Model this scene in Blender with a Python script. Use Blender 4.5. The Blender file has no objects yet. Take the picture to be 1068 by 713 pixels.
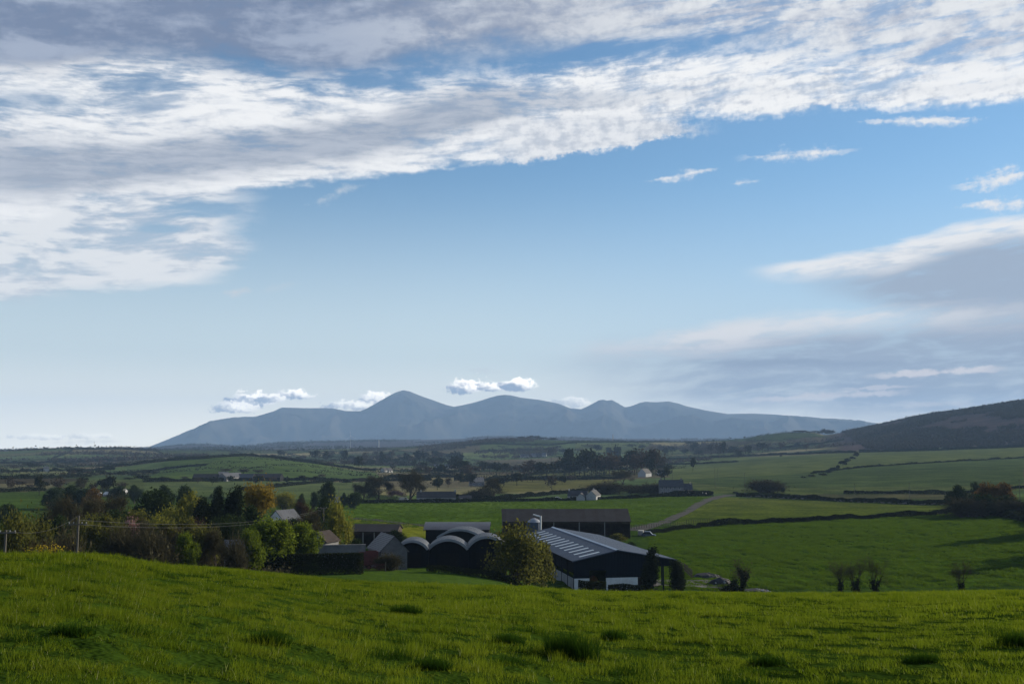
import bpy, bmesh, math
import numpy as np
from math import radians as R, degrees as DG

# ------------------------------------------------------------------ camera
scene = bpy.context.scene
FPX, CXP, CYP, HORIZON = 1038.3, 534.0, 356.5, 468.0      # focal length and centre in photograph pixels
PITCH = math.atan((HORIZON - CYP) / FPX)
CAM_Z = 32.0                                              # eye height above the valley floor datum
cam_data = bpy.data.cameras.new('camera')
cam_data.lens = 35.0
cam_data.sensor_width = 36.0
cam_data.clip_start = 0.1
cam_data.clip_end = 120000.0
cam = bpy.data.objects.new('camera', cam_data)
scene.collection.objects.link(cam)
cam.location = (0, 0, CAM_Z)
cam.rotation_euler = (math.pi / 2 + PITCH, 0, 0)
scene.camera = cam

def look(x, y):
    """photograph pixel -> (azimuth in rad, tangent of the depression angle)"""
    dx, up = (x - CXP) / FPX, -(y - CYP) / FPX
    dy = math.cos(PITCH) - up * math.sin(PITCH)
    dz = math.sin(PITCH) + up * math.cos(PITCH)
    return math.atan2(dx, dy), -dz / math.hypot(dx, dy)

def sky_deg(x, y):
    a, t = look(x, y)
    return DG(a), DG(math.atan(-t))

# ------------------------------------------------------------------ sun, exposure
SUN_AZ, SUN_EL = 60.0, 19.0
sun_data = bpy.data.lights.new('sun', 'SUN')
sun_data.energy = 5.0
sun_data.angle = R(0.6)
sun_data.color = (1.0, 0.89, 0.70)
sun = bpy.data.objects.new('sun', sun_data)
scene.collection.objects.link(sun)
sun.rotation_euler = (R(90 - SUN_EL), 0, R(180 - SUN_AZ))
vs = scene.view_settings
vs.view_transform = 'Standard'
vs.look = 'None'
vs.gamma = 1.0
vs.exposure = 0.58
vs.use_curve_mapping = False
cy = scene.cycles
cy.use_denoising = True
scene.render.filter_size = 0.9
cy.max_bounces = 5
cy.diffuse_bounces = 2
cy.glossy_bounces = 2
cy.transmission_bounces = 3
cy.transparent_max_bounces = 6
cy.volume_bounces = 0
cy.caustics_reflective = False
cy.caustics_refractive = False

# ------------------------------------------------------------------ the sky: Nishita air with procedural cloud sheets
world = bpy.data.worlds.new('World')
scene.world = world
world.use_nodes = True
WT = world.node_tree
WT.nodes.clear()
try:
    world.cycles.sampling_method = 'MANUAL'
    world.cycles.sample_map_resolution = 512
except Exception:
    pass

class Sock:
    """a node socket with arithmetic"""
    tree = WT
    def __init__(self, s): self.s = s
    @staticmethod
    def put(inp, v):
        if isinstance(v, Sock): Sock.tree.links.new(v.s, inp)
        else: inp.default_value = v
    @staticmethod
    def math(op, *args):
        n = Sock.tree.nodes.new('ShaderNodeMath'); n.operation = op
        for i, a in enumerate(args): Sock.put(n.inputs[i], a)
        return Sock(n.outputs[0])
    def __add__(s, o): return Sock.math('ADD', s, o)
    __radd__ = __add__
    def __sub__(s, o): return Sock.math('SUBTRACT', s, o)
    def __rsub__(s, o): return Sock.math('SUBTRACT', o, s)
    def __mul__(s, o): return Sock.math('MULTIPLY', s, o)
    __rmul__ = __mul__
    def __truediv__(s, o): return Sock.math('DIVIDE', s, o)

def clamp(v): 
    n = Sock.tree.nodes.new('ShaderNodeClamp'); Sock.put(n.inputs[0], v); return Sock(n.outputs[0])
def smooth(v, a, b, lo=0.0, hi=1.0):
    n = Sock.tree.nodes.new('ShaderNodeMapRange'); n.interpolation_type = 'SMOOTHSTEP'
    for i, q in enumerate((v, a, b, lo, hi)): Sock.put(n.inputs[i], q)
    return Sock(n.outputs[0])
def curve(v, pts, v0=-36.0, v1=36.0):
    """piecewise smooth function of v through pts"""
    pts = sorted(pts)
    ys = [p[1] for p in pts]; lo, hi = min(ys) - .5, max(ys) + .5
    n = Sock.tree.nodes.new('ShaderNodeFloatCurve')
    c = n.mapping.curves[0]
    P = [((p[0] - v0) / (v1 - v0), (p[1] - lo) / (hi - lo)) for p in pts]
    if P[0][0] > 0: P.insert(0, (0.0, P[0][1]))
    if P[-1][0] < 1: P.append((1.0, P[-1][1]))
    c.points[0].location = P[0]; c.points[1].location = P[-1]
    for p in P[1:-1]: c.points.new(*p)
    for p in c.points: p.handle_type = 'AUTO_CLAMPED'
    n.mapping.update()
    Sock.put(n.inputs['Value'], clamp((v - v0) / (v1 - v0)))
    return Sock(n.outputs[0]) * (hi - lo) + lo
def vec(x, y, z=0.0):
    n = Sock.tree.nodes.new('ShaderNodeCombineXYZ')
    for i, q in enumerate((x, y, z)): Sock.put(n.inputs[i], q)
    return Sock(n.outputs[0])
def noise(v, scale, detail=6.0, rough=0.55, lac=2.0, dist=0.0, dims='2D'):
    n = Sock.tree.nodes.new('ShaderNodeTexNoise'); n.noise_dimensions = dims
    Sock.put(n.inputs['Vector'], v)
    for k, q in (('Scale', scale), ('Detail', detail), ('Roughness', rough), ('Lacunarity', lac), ('Distortion', dist)):
        n.inputs[k].default_value = q
    return Sock(n.outputs['Fac'])
def mixc(f, a, b):
    n = Sock.tree.nodes.new('ShaderNodeMix'); n.data_type = 'RGBA'
    Sock.put(n.inputs[0], f)
    for i, q in ((6, a), (7, b)):
        Sock.put(n.inputs[i], q if isinstance(q, Sock) else (*q, 1.0))
    return Sock(n.outputs[2])

tc = WT.nodes.new('ShaderNodeTexCoord')
sep = WT.nodes.new('ShaderNodeSeparateXYZ')
WT.links.new(tc.outputs['Generated'], sep.inputs[0])
DX, DY, DZ = (Sock(sep.outputs[i]) for i in range(3))
AZ = Sock.math('ARCTAN2', DX, DY) * 57.29578
EL = Sock.math('ARCSINE', DZ) * 57.29578
sky = WT.nodes.new('ShaderNodeTexSky')
sky.sky_type = 'NISHITA'
sky.sun_disc = False
sky.sun_elevation = R(SUN_EL)
sky.sun_rotation = R(SUN_AZ)
sky.altitude = 60
sky.air_density = 1.0
sky.dust_density = 0.15
sky.ozone_density = 2.2
SKY = Sock(sky.outputs[0])

def pts(*xy):
    return [sky_deg(x, y) for x, y in xy]
def line(*xy):
    return curve(AZ, pts(*xy))
def deg(px):                                              # a length in photograph pixels as degrees
    return px * 0.0552

tilt = R(3.5)
ca, sa = math.cos(tilt), math.sin(tilt)
P = AZ * ca + EL * sa                                     # along the wind
Q = EL * ca - AZ * sa                                     # across it
warp = noise(vec(P * 0.10, Q * 0.30), 1.0, 3.0, 0.5)
Pw, Qw = P + (warp - 0.5) * 3.0, Q + (warp - 0.5) * 1.2
n_big = noise(vec(Pw * 0.055, Qw * 0.22), 1.0, 5.0, 0.55) - 0.5       # broad masses
n_mid = noise(vec(Pw * 0.17 + 31.0, Qw * 0.62), 1.0, 7.0, 0.60) - 0.5   # torn sheets
n_fine = noise(vec(Pw * 0.42 + 7.0, Qw * 2.3), 1.0, 7.0, 0.60) - 0.5    # fine streaks
n_puff = noise(vec(P * 0.95 + 3.0, Q * 1.3 + 9.0), 1.0, 7.0, 0.62) - 0.5  # woolly grain

n_tiny = noise(vec(P * 2.6 + 13.0, Q * 3.2 + 5.0), 1.0, 5.0, 0.6) - 0.5
K = 0.95
WHITE = (8.2, 8.3, 8.5)
CREAM = (8.6, 8.4, 8.3)
GREY = (3.25, 3.75, 4.65)
SLATE = (1.95, 2.5, 3.75)
HAZY = (4.6, 5.0, 5.6)
def scaled(c, k): return tuple(K * k * q for q in c)

def band(top, bot, st, sb, wob):
    """soft mask between two edges, the edges torn by wob (degrees)"""
    up = smooth(top - EL + wob, -st, st)
    dn = smooth(EL - bot + wob, -sb, sb)
    return up * dn

tn = WT.nodes.new('ShaderNodeMix'); tn.data_type = 'RGBA'; tn.blend_type = 'MULTIPLY'; tn.inputs[0].default_value = 1.0
WT.links.new(SKY.s, tn.inputs[6]); tn.inputs[7].default_value = (0.84, 1.06, 1.15, 1)      # clearer, bluer air than the model's
col = Sock(tn.outputs[2])
# 1 pale veil low over the plain
veil = smooth(EL, 17.0, -1.0, 0.0, 0.95)
col = mixc(veil, col, mixc(smooth(AZ, -6.0, 24.0), scaled((8.4, 9.0, 8.9), 1.0), scaled((6.2, 6.9, 7.7), 1.0)))
veil2 = smooth(EL, 5.5, -0.5, 0.0, 0.95)
col = mixc(veil2, col, mixc(smooth(AZ, 2.0, 26.0), scaled((17.5, 16.4, 13.6), 1.0), scaled((13.6, 13.2, 12.0), 1.0)))
# 2 grey altostratus low in the west
g1 = band(line((560, 372), (640, 352), (760, 346), (900, 338), (1068, 322)), line((560, 400), (700, 420), (860, 432), (1068, 440)),
          deg(16), deg(26), n_big * 1.6 + n_mid * 0.9 + n_fine * 0.4)
g1 = g1 * smooth(AZ, sky_deg(520, 380)[0], sky_deg(780, 380)[0], 0.0, 0.97) * smooth(n_fine * 0.9 + n_mid * 0.8, -0.30, 0.10, 0.55, 1.0)
col = mixc(clamp(g1 + g1 * n_mid * 0.5), col, scaled((3.5, 4.15, 5.2), 1.0))
g2 = band(line((770, 286), (850, 276), (940, 262), (1068, 240)), line((770, 292), (860, 304), (960, 330), (1068, 345)), deg(7), deg(20), n_big * 1.0 + n_mid * 0.3)
g2 = g2 * smooth(AZ, sky_deg(770, 290)[0], sky_deg(950, 290)[0], 0.0, 0.88) * smooth(n_fine * 0.9 + n_mid * 0.8, -0.32, 0.06, 0.60, 1.0)
col = mixc(clamp(g2), col, scaled((3.45, 3.95, 4.9), 1.0))
# their bright smooth rims
b1 = band(line((540, 362), (640, 353), (740, 338), (830, 328), (920, 322), (1068, 316)), line((540, 368), (640, 371), (740, 366), (830, 350), (920, 342), (1068, 340)),
          deg(8), deg(15), n_big * 0.9 + n_mid * 0.5 + n_fine * 0.6)
b1 = b1 * smooth(AZ, sky_deg(540, 360)[0], sky_deg(700, 360)[0]) * smooth(AZ, sky_deg(1068, 330)[0] + 2, sky_deg(900, 330)[0], 0.35, 0.92) * smooth(n_fine * 1.1 + n_mid * 0.9, -0.30, 0.14, 0.35, 1.0)
col = mixc(clamp(b1), col, scaled(CREAM, 1.0))
b2 = band(line((765, 280), (830, 273), (900, 263), (960, 249), (1068, 226)), line((765, 287), (830, 289), (900, 284), (960, 270), (1068, 246)),
          deg(5), deg(10), n_big * 0.6 + n_mid * 0.45 + n_fine * 0.35)
b2 = b2 * smooth(AZ, sky_deg(765, 280)[0], sky_deg(830, 280)[0], 0.0, 0.97) * smooth(n_fine * 1.0 + n_mid * 0.8, -0.30, 0.08, 0.45, 1.0)
col = mixc(clamp(b2), col, scaled((9.0, 8.9, 8.8), 1.0))
# thin slate streaks under them
s1 = band(line((680, 377), (760, 375), (830, 374), (920, 377)), line((680, 380), (760, 381), (830, 381), (920, 380)), deg(2.5), deg(3), n_fine * 0.35)
s1 = s1 * smooth(AZ, sky_deg(680, 378)[0], sky_deg(740, 378)[0], 0.0, 0.6) * smooth(AZ, sky_deg(1010, 378)[0], sky_deg(880, 378)[0])
col = mixc(clamp(s1), col, scaled((2.5, 3.1, 4.2), 1.0))
for (a, b, y0, y1, th, k) in ((760, 960, 417, 409, 4.5, 0.75), (890, 1062, 393, 384, 4.0, 0.8), (860, 970, 407, 402, 2.5, 0.55), (920, 1040, 422, 420, 3.5, 0.45)):
    m = line((a, y0), ((a + b) / 2, (y0 + y1) / 2), (b, y1))
    f = smooth(Sock.math('ABSOLUTE', EL - m) + n_puff * 0.55 + n_fine * 0.3, deg(th), deg(0.5))
    f = f * smooth(AZ, sky_deg(a, y0)[0], sky_deg(a + 50, y0)[0]) * smooth(AZ, sky_deg(b, y1)[0], sky_deg(b - 45, y1)[0], 0.0, k)
    col = mixc(clamp(f), col, scaled((9.5, 8.6, 8.2), 1.0))
def hole0(x, y, rx, ry, k, slope=0.06):
    a, e = sky_deg(x, y)
    u, v = (AZ - a) / deg(rx), (EL - e - (AZ - a) * slope) / deg(ry)
    return 1.0 - k * smooth(Sock.math('SQRT', u * u + v * v) + n_mid * 1.1 + n_fine * 0.9, 1.25, 0.25)
# 3 torn veil on the left under the main band
v1 = band(line((0, 165), (240, 185), (300, 190)), line((0, 312), (60, 302), (140, 297), (210, 289), (255, 276), (300, 250)),
          deg(10), deg(11), n_big * 1.2 + n_mid * 2.3 + n_fine * 0.7)
v1 = v1 * smooth(AZ + n_mid * 6.0, sky_deg(285, 250)[0], sky_deg(215, 250)[0])
gap = smooth(n_mid + n_fine * 0.35, -0.22, 0.06, 0.40, 1.0) * hole0(215, 218, 50, 12, 0.9) * hole0(165, 238, 30, 5, 0.8)
lit = smooth(n_mid * 1.2 + n_fine * 0.8 - n_big * 0.4, -0.16, 0.16)
col = mixc(clamp(v1 * gap * 0.92), col, mixc(lit, scaled((5.2, 5.7, 6.5), 1.0), scaled((8.6, 8.6, 8.6), 1.0)))
def hole(x, y, rx, ry, k, slope=0.09):
    a, e = sky_deg(x, y)
    u, v = (AZ - a) / deg(rx), (EL - e - (AZ - a) * slope) / deg(ry)
    return 1.0 - k * smooth(Sock.math('SQRT', u * u + v * v) + n_mid * 1.1 + n_fine * 1.5, 1.25, 0.25)
holes = hole(20, 104, 90, 14, 0.5) * hole(395, 84, 105, 13, 0.9) * hole(640, 52, 120, 10, 0.9) * hole(150, 88, 60, 8, 0.7) * hole(880, 60, 90, 6, 0.6)
# 4 the main bright band right across
top4 = line((0, 40), (150, 55), (300, 78), (430, 84), (560, 78), (680, 58), (820, 52), (950, 50), (1068, 40))
bot4 = line((0, 226), (70, 212), (150, 203), (230, 197), (330, 188), (420, 180), (520, 166), (600, 157), (660, 149), (705, 135), (730, 119), (800, 117), (900, 112), (1000, 108), (1068, 104))
m4 = band(top4, bot4, deg(16), deg(6.5), n_mid * 1.5 + n_puff * 0.75 + n_fine * 0.35 + n_tiny * 0.45 * smooth(AZ, -10.0, 4.0))
thick = smooth(n_mid + n_fine * 0.7 + n_big * 0.5, -0.32, 0.02, 0.48, 1.0)
top_gap = smooth(top4 - EL, deg(0), deg(45), 0.50, 1.0)                # thins out to streaks along its upper edge
streak = smooth(n_fine * 1.2 + n_mid * 0.5, -0.16, 0.14, 0.0, 1.0)
a4 = m4 * clamp(thick * (top_gap + streak * (1.0 - top_gap))) * holes
core = line((0, 172), (110, 172), (200, 163), (300, 152), (380, 142), (440, 126), (520, 108), (600, 104), (760, 96), (1068, 84))
wid = line((0, 22), (200, 20), (380, 22), (450, 26), (540, 17), (620, 9), (1068, 4))
wid = (wid - 0) if False else curve(AZ, [(sky_deg(x, 150)[0], deg(w)) for x, w in ((0, 26), (200, 19), (380, 20), (450, 25), (540, 16), (640, 8), (1068, 5))])
shade = smooth(Sock.math('ABSOLUTE', EL - core + n_mid * 0.8 + n_big * 0.8) + n_fine * 0.5 + n_puff * 0.15, wid * 1.6, wid * 0.35) * smooth(AZ, 12.0, -4.0, 0.12, 0.95)
woolly = smooth(AZ, -12.0, 6.0, 0.25, 1.0)
mott = smooth(n_puff * 0.8 * woolly + n_tiny * 0.6 * woolly + n_fine * 0.7 + n_mid * 0.8, -0.34, 0.16)
c4 = mixc(mott, scaled((5.6, 5.95, 6.6), 1.0), scaled((9.2, 9.2, 9.2), 1.0))
c4 = mixc(shade, c4, mixc(smooth(n_fine + n_mid * 0.6, -0.2, 0.2), scaled(GREY, 0.98), scaled((4.3, 4.7, 5.5), 1.0)))
col = mixc(clamp(a4), col, c4)
# second tongue of it that ends in a ragged tip
t4 = band(line((500, 128), (620, 122), (700, 128), (752, 132)), line((500, 168), (600, 158), (660, 150), (715, 141), (752, 138)), deg(5), deg(4), n_puff * 1.0 + n_tiny * 0.7 + n_mid * 0.4)
t4 = t4 * smooth(AZ, sky_deg(757, 135)[0], sky_deg(690, 135)[0]) * smooth(AZ, sky_deg(490, 150)[0], sky_deg(560, 150)[0])
col = mixc(clamp(t4), col, mixc(smooth(n_puff + n_fine * 0.5, -0.2, 0.15), scaled((5.4, 5.8, 6.5), 1.0), scaled(WHITE, 1.0)))
# 5 the darker deck along the top
bot5 = line((0, 70), (80, 66), (160, 60), (240, 66), (330, 74), (400, 66), (470, 54), (560, 52), (680, 46), (820, 50), (1068, 56))
m5 = smooth(EL - bot5 + n_mid * 2.6 + n_big * 1.6 + n_puff * 0.5, -deg(17), deg(20))
d5 = smooth(AZ + n_big * 16.0, sky_deg(760, 30)[0], sky_deg(330, 30)[0])
c5 = mixc(smooth(n_mid * 1.2 + n_puff * 0.3 + n_big * 0.5, -0.10, 0.26), scaled(SLATE, 0.92), scaled((3.5, 4.05, 5.2), 1.0))
c5r = mixc(smooth(n_mid * 1.0 + n_puff * 0.5, -0.22, 0.18), scaled((4.2, 4.6, 5.6), 1.0), scaled((8.0, 8.1, 8.2), 1.0))
rift = smooth(n_mid * 0.9 + n_puff * 0.4 - n_big * 0.6, -0.36, -0.10, 0.55, 0.98)
over = smooth(EL, 70.0, 34.0, 0.30, 1.0) * smooth(Sock.math('ABSOLUTE', AZ), 95.0, 50.0, 0.25, 1.0)
east = smooth(AZ + n_big * 12.0, sky_deg(560, 30)[0], sky_deg(760, 30)[0])
wispy = smooth(n_mid * 0.8 + n_fine * 1.1 + n_puff * 0.3, -0.24, 0.08, 0.42, 0.97)
col = mixc(clamp(m5 * (rift * (1.0 - east) + wispy * east) * over * holes), col, mixc(d5, c5r, c5))
# 6 single wisps
def wisp(x0, y0, x1, y1, th, k, colour=WHITE, grain=0.55):
    global col
    a0, a1 = sky_deg(x0, y0)[0], sky_deg(x1, y1)[0]
    m = line((x0, y0), ((x0 + x1) / 2, (y0 + y1) / 2), (x1, y1))
    taper = smooth(AZ, a0, a0 + (a1 - a0) * 0.45) * smooth(AZ, a1, a1 - (a1 - a0) * 0.40)
    f = smooth(Sock.math('ABSOLUTE', EL - m + n_mid * deg(th) * 1.1 + n_fine * deg(th) * 0.8) + n_puff * grain * deg(th) * 3.4 + n_tiny * grain * deg(th) * 2.6 + n_fine * grain * deg(th) * 2.2, taper * deg(th) * 1.05, taper * deg(th) * -0.75)
    col = mixc(clamp(f * taper * k), col, scaled(colour, 1.0))
wisp(668, 190, 756, 176, 6, 1.25)
wisp(760, 164, 905, 157, 8, 1.3)
wisp(756, 192, 795, 188, 3.5, 0.9)
wisp(878, 130, 1045, 123, 6.5, 1.3)
wisp(985, 196, 1100, 176, 9, 1.5)
wisp(990, 216, 1100, 208, 9, 1.5)
wisp(312, 212, 385, 196, 7, 0.62, (6.6, 6.9, 7.2))
wisp(224, 306, 272, 302, 6, 0.95, (6.6, 6.8, 7.0))
wisp(255, 303, 325, 296, 5, 0.28, (6.6, 6.8, 7.0))
wisp(30, 462, 150, 459, 3, 0.5, (6.0, 6.2, 6.4))
wisp(470, 384, 530, 388, 5, 0.30, (6.4, 6.5, 6.7))
# 7 small cumulus over the mountains: lit from the right, grey below
def puff(x, y, w, h, k=1.0):
    global col
    a, e = sky_deg(x, y)
    u, v = (AZ - a) / deg(w), (EL - e) / deg(h)
    r = Sock.math('SQRT', u * u + Sock.math('MULTIPLY', v * v, smooth(v, -0.3, 0.2, 2.2, 1.0)))
    f = smooth(r + n_puff * 1.5 + n_tiny * 1.3 + n_fine * 0.4, 1.0, 0.62, 0.0, k)
    light = smooth(v * 0.7 + u * 0.45 + n_puff * 1.4 + n_tiny * 1.1, -0.5, 0.5)
    col = mixc(clamp(f), col, mixc(light, scaled((3.4, 4.2, 5.6), 1.0), scaled((22.0, 20.5, 18.0), 1.0)))
for q in ((264, 418, 30, 11), (244, 426, 24, 8, 0.85), (306, 412, 21, 7, 0.95), (284, 416, 16, 7, 0.85), (389, 416, 19, 9, 0.9), (364, 423, 30, 7, 0.75),
          (484, 404, 23, 11, 1.0), (512, 404, 19, 7, 0.9), (538, 402, 24, 8.5, 1.0), (598, 420, 24, 7, 0.5), (40, 456, 30, 4, .35), (95, 455, 26, 4, .35)):
    puff(*q)
bg = WT.nodes.new('ShaderNodeBackground')
WT.links.new(col.s, bg.inputs[0])
bg.inputs[1].default_value = 0.075
out = WT.nodes.new('ShaderNodeOutputWorld')
WT.links.new(bg.outputs[0], out.inputs[0])

# ------------------------------------------------------------------ number helpers
def hash2(ix, iy, seed):
    h = (ix.astype(np.int64) * 374761393 + iy.astype(np.int64) * 668265263 + seed * 974634777) & 0xFFFFFFFF
    h = ((h ^ (h >> 13)) * 1274126177) & 0xFFFFFFFF
    return ((h ^ (h >> 16)) & 0xFFFF) / 65535.0
def vnoise(x, y, seed=0):
    x, y = np.asarray(x, float), np.asarray(y, float)
    ix, iy = np.floor(x), np.floor(y)
    fx, fy = x - ix, y - iy
    fx, fy = fx * fx * fx * (fx * (fx * 6 - 15) + 10), fy * fy * fy * (fy * (fy * 6 - 15) + 10)
    a, b = hash2(ix, iy, seed), hash2(ix + 1, iy, seed)
    c, d = hash2(ix, iy + 1, seed), hash2(ix + 1, iy + 1, seed)
    return (a + (b - a) * fx) * (1 - fy) + (c + (d - c) * fx) * fy - 0.5
def fbm(x, y, seed=0, octs=4, gain=0.5):
    t, amp = 0.0, 1.0
    for k in range(octs):
        t = t + amp * vnoise(x * 2 ** k + 17.3 * k, y * 2 ** k - 9.1 * k, seed + k); amp *= gain
    return t
def pchip(xk, Y, xq):
    """monotone cubic through the rows of Y (n knots x m columns) at the points xq"""
    xk = np.asarray(xk, float); Y = np.asarray(Y, float)
    h = np.diff(xk)[:, None]; dl = np.diff(Y, axis=0) / h
    m = np.zeros_like(Y)
    w1, w2 = 2 * h[1:] + h[:-1], h[1:] + 2 * h[:-1]
    ok = dl[1:] * dl[:-1] > 0
    den = np.where(ok, w1 / np.where(dl[:-1] == 0, 1, dl[:-1]) + w2 / np.where(dl[1:] == 0, 1, dl[1:]), 1)
    m[1:-1] = np.where(ok, (w1 + w2) / den, 0)
    m[0], m[-1] = dl[0], dl[-1]
    i = np.clip(np.searchsorted(xk, xq) - 1, 0, len(xk) - 2)
    t = np.clip((xq - xk[i]) / (xk[i + 1] - xk[i]), 0, 1)[:, None]
    hh = h[i]
    return ((2 * t ** 3 - 3 * t ** 2 + 1) * Y[i] + (t ** 3 - 2 * t ** 2 + t) * hh * m[i]
            + (-2 * t ** 3 + 3 * t ** 2) * Y[i + 1] + (t ** 3 - t ** 2) * hh * m[i + 1])

# ------------------------------------------------------------------ relief: heights relative to the eye at known distances
def az_of(x, y=500): return look(x, y)[0]
AZ_IN = np.arange(R(-34), R(34) + 1e-9, R(0.085))
AZ_OUT = np.arange(R(36), R(180) - 1e-6, R(3.0))
AZS = np.concatenate([-AZ_OUT[::-1], AZ_IN, AZ_OUT])
DS = [0.6]
while DS[-1] < 15200:
    d = DS[-1]
    DS.append(d + (0.45 if d < 62 else d * 0.02 if d < 150 else d * 0.0042 if d < 480 else d * 0.0105 if d < 3300 else d * 0.03))
DS = np.array(DS)
KNOTS = {   # distance: {photograph column: height above the eye}
    60:   {0: -22, 1068: -24},
    150:  {0: -20, 340: -19.2, 450: -19.4, 520: -20.8, 560: -23, 620: -24.5, 700: -25.5, 1068: -25.5},
    200:  {0: -21, 340: -21.6, 450: -22.7, 520: -24.2, 560: -25.7, 620: -27, 700: -27.4, 850: -27.8, 1068: -27.0},
    280:  {0: -22, 340: -24, 450: -25, 560: -26.8, 700: -28, 850: -27.8, 1068: -25.8},
    370:  {0: -24, 340: -26, 450: -27.5, 560: -28, 700: -28.6, 850: -27.6, 985: -26, 1068: -24.3},
    460:  {0: -25, 340: -28, 450: -29, 560: -29, 700: -29.5, 850: -28.5, 985: -26.6, 1068: -24.8},
    620:  {0: -27, 150: -29, 340: -31, 560: -31, 700: -29.9, 850: -30, 985: -29.5, 1068: -27},
    900:  {0: -28, 150: -28, 270: -30, 380: -32, 550: -32, 700: -30, 850: -27, 1068: -22},
    1300: {0: -31, 150: -30, 200: -24, 250: -20, 300: -21, 380: -30, 550: -33, 700: -30, 850: -20, 1068: -15},
    1550: {0: -31, 100: -28, 180: -14.5, 250: -10.5, 320: -19, 390: -31, 550: -34, 700: -30, 850: -15, 1068: -6},
    2000: {0: -33, 100: -31, 180: -20, 250: -18, 320: -24, 390: -31, 480: -31, 550: -33, 640: -30, 700: -26, 850: -8, 930: -2, 1068: 8},
    2500: {0: -25, 100: -17, 250: -17, 390: -25, 480: -17, 520: -12, 600: -10, 700: -14, 850: 9, 900: 20, 960: 50, 1010: 70, 1068: 90},
    3000: {0: -5, 60: 0, 120: 0, 160: -6, 250: -6, 350: -3, 420: 3, 480: 20, 520: 31, 560: 29, 600: 25, 680: 23, 720: 21, 770: 29,
           820: 48, 850: 50, 862: 43, 872: 46, 893: 55, 927: 75, 961: 96, 995: 110, 1028: 124, 1068: 141},
    4200: {0: -10, 500: 5, 700: 0, 850: 20, 1068: 60},
    7000: {0: -5, 100: 0, 160: 10, 190: 26, 215: 34, 245: 20, 290: 40, 355: 54, 420: 60, 480: 67, 510: 81, 600: 74, 700: 67, 850: 54, 1068: 27},
    9500: {0: -10, 1068: -10},
    15500: {0: -10, 1068: -10},
}
CREST = ((0, 579.6), (60, 579.6), (100, 579.6), (125, 582.6), (170, 589.6), (230, 593.1), (300, 599.6), (360, 606.2), (450, 610.7), (540, 613.2), (620, 617.4), (800, 618.9), (950, 618.4), (1068, 616.4))
def smooth_row(xs, vals):
    """values over azimuth, smooth, constant beyond the photograph"""
    q = np.clip(AZS, xs[0], xs[-1])
    return pchip(xs, np.array(vals, float)[:, None], q)[:, 0] if len(xs) > 2 else np.interp(q, xs, vals)
ks = sorted(KNOTS)
KZ = np.array([smooth_row([az_of(x) for x in sorted(KNOTS[k])], [KNOTS[k][x] for x in sorted(KNOTS[k])]) for k in ks])
for i_, k in enumerate(ks):
    if k >= 900: KZ[i_] *= np.cos(np.clip(AZS, R(-27.3), R(27.3)))
far_side = np.clip((np.abs(AZS) - R(40)) / R(90), 0, 1)[None, :]
KZ = KZ * (1 - far_side) + KZ.mean(axis=1, keepdims=True) * far_side
VAL = pchip(np.log(ks), KZ, np.log(np.maximum(DS, 60)))
cr = [look(x, y) for x, y in CREST]
T_C = smooth_row([c[0] for c in cr], [c[1] for c in cr])
D_C = np.interp(AZS, [az_of(0), az_of(380), az_of(620)], [35, 44, 50])
fs = far_side[0]
T_C = T_C * (1 - fs) + 0.11 * fs; D_C = D_C * (1 - fs) + 60 * fs
EYE = 1.65
bq = EYE / D_C ** 2
aq = T_C - 2 * EYE / D_C
FORE = -EYE - aq[None, :] * DS[:, None] - bq[None, :] * (DS ** 2)[:, None]
FORE = np.maximum(FORE, -200)
XG, YG = DS[:, None] * np.sin(AZS)[None, :], DS[:, None] * np.cos(AZS)[None, :]
dcol = DS[:, None] * np.ones_like(XG)
FORE = FORE + np.clip((dcol - 2) / 8, 0, 1) * (0.10 * fbm(XG / 9, YG / 9, 5, 3) + 0.07 * fbm(XG / 2.2, YG / 2.2, 9, 2))
und = np.interp(DS, [90, 170, 190, 470, 700, 1200, 3000, 6000, 9000], [0, 0.0, 0.55, 0.55, 0.35, 0.8, 3.0, 7, 0])[:, None]
wav = np.interp(DS, [0, 190, 470, 700, 1200, 3000, 9000], [5, 5, 6, 30, 90, 170, 400])[:, None]
VAL = VAL + und * fbm(XG / wav, YG / wav * 1.0, 21, 4)
k_ = 1.2
hi, lo_ = np.maximum(FORE, VAL), np.minimum(FORE, VAL)
ZG = hi + k_ * np.log1p(np.exp(np.clip((lo_ - hi) / k_, -40, 0))) * (dcol > 62)
ZG = ZG + CAM_Z

def ground_at(x, y):
    """height of the ground sheet at world x, y (arrays allowed)"""
    x, y = np.asarray(x, float), np.asarray(y, float)
    a, d = np.arctan2(x, y), np.hypot(x, y)
    i = np.clip(np.searchsorted(DS, d) - 1, 0, len(DS) - 2); j = np.clip(np.searchsorted(AZS, a) - 1, 0, len(AZS) - 2)
    u = np.clip((d - DS[i]) / (DS[i + 1] - DS[i]), 0, 1); v = np.clip((a - AZS[j]) / (AZS[j + 1] - AZS[j]), 0, 1)
    return (ZG[i, j] * (1 - u) * (1 - v) + ZG[i + 1, j] * u * (1 - v) + ZG[i, j + 1] * (1 - u) * v + ZG[i + 1, j + 1] * u * v)
def spot(x, y, d=None, dmin=70):
    """where the sight line through a photograph pixel meets the land (or stands at distance d): a world point on the ground"""
    a, t = look(x, y)
    if d is None:
        dd = np.exp(np.arange(math.log(dmin), math.log(20000), 0.002))
        z = ground_at(dd * math.sin(a), dd * math.cos(a)) - CAM_Z
        hit = np.nonzero(z >= -t * dd)[0]
        d = float(dd[hit[0]]) if len(hit) else 3000.0
    px, py = d * math.sin(a), d * math.cos(a)
    return px, py, float(ground_at(px, py))
def height_over(x, ytop, p):
    """how tall a thing standing at the point p must be for its top to reach photograph row ytop"""
    t = look(x, ytop)[1]
    return CAM_Z - t * math.hypot(p[0], p[1]) - p[2]
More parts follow.
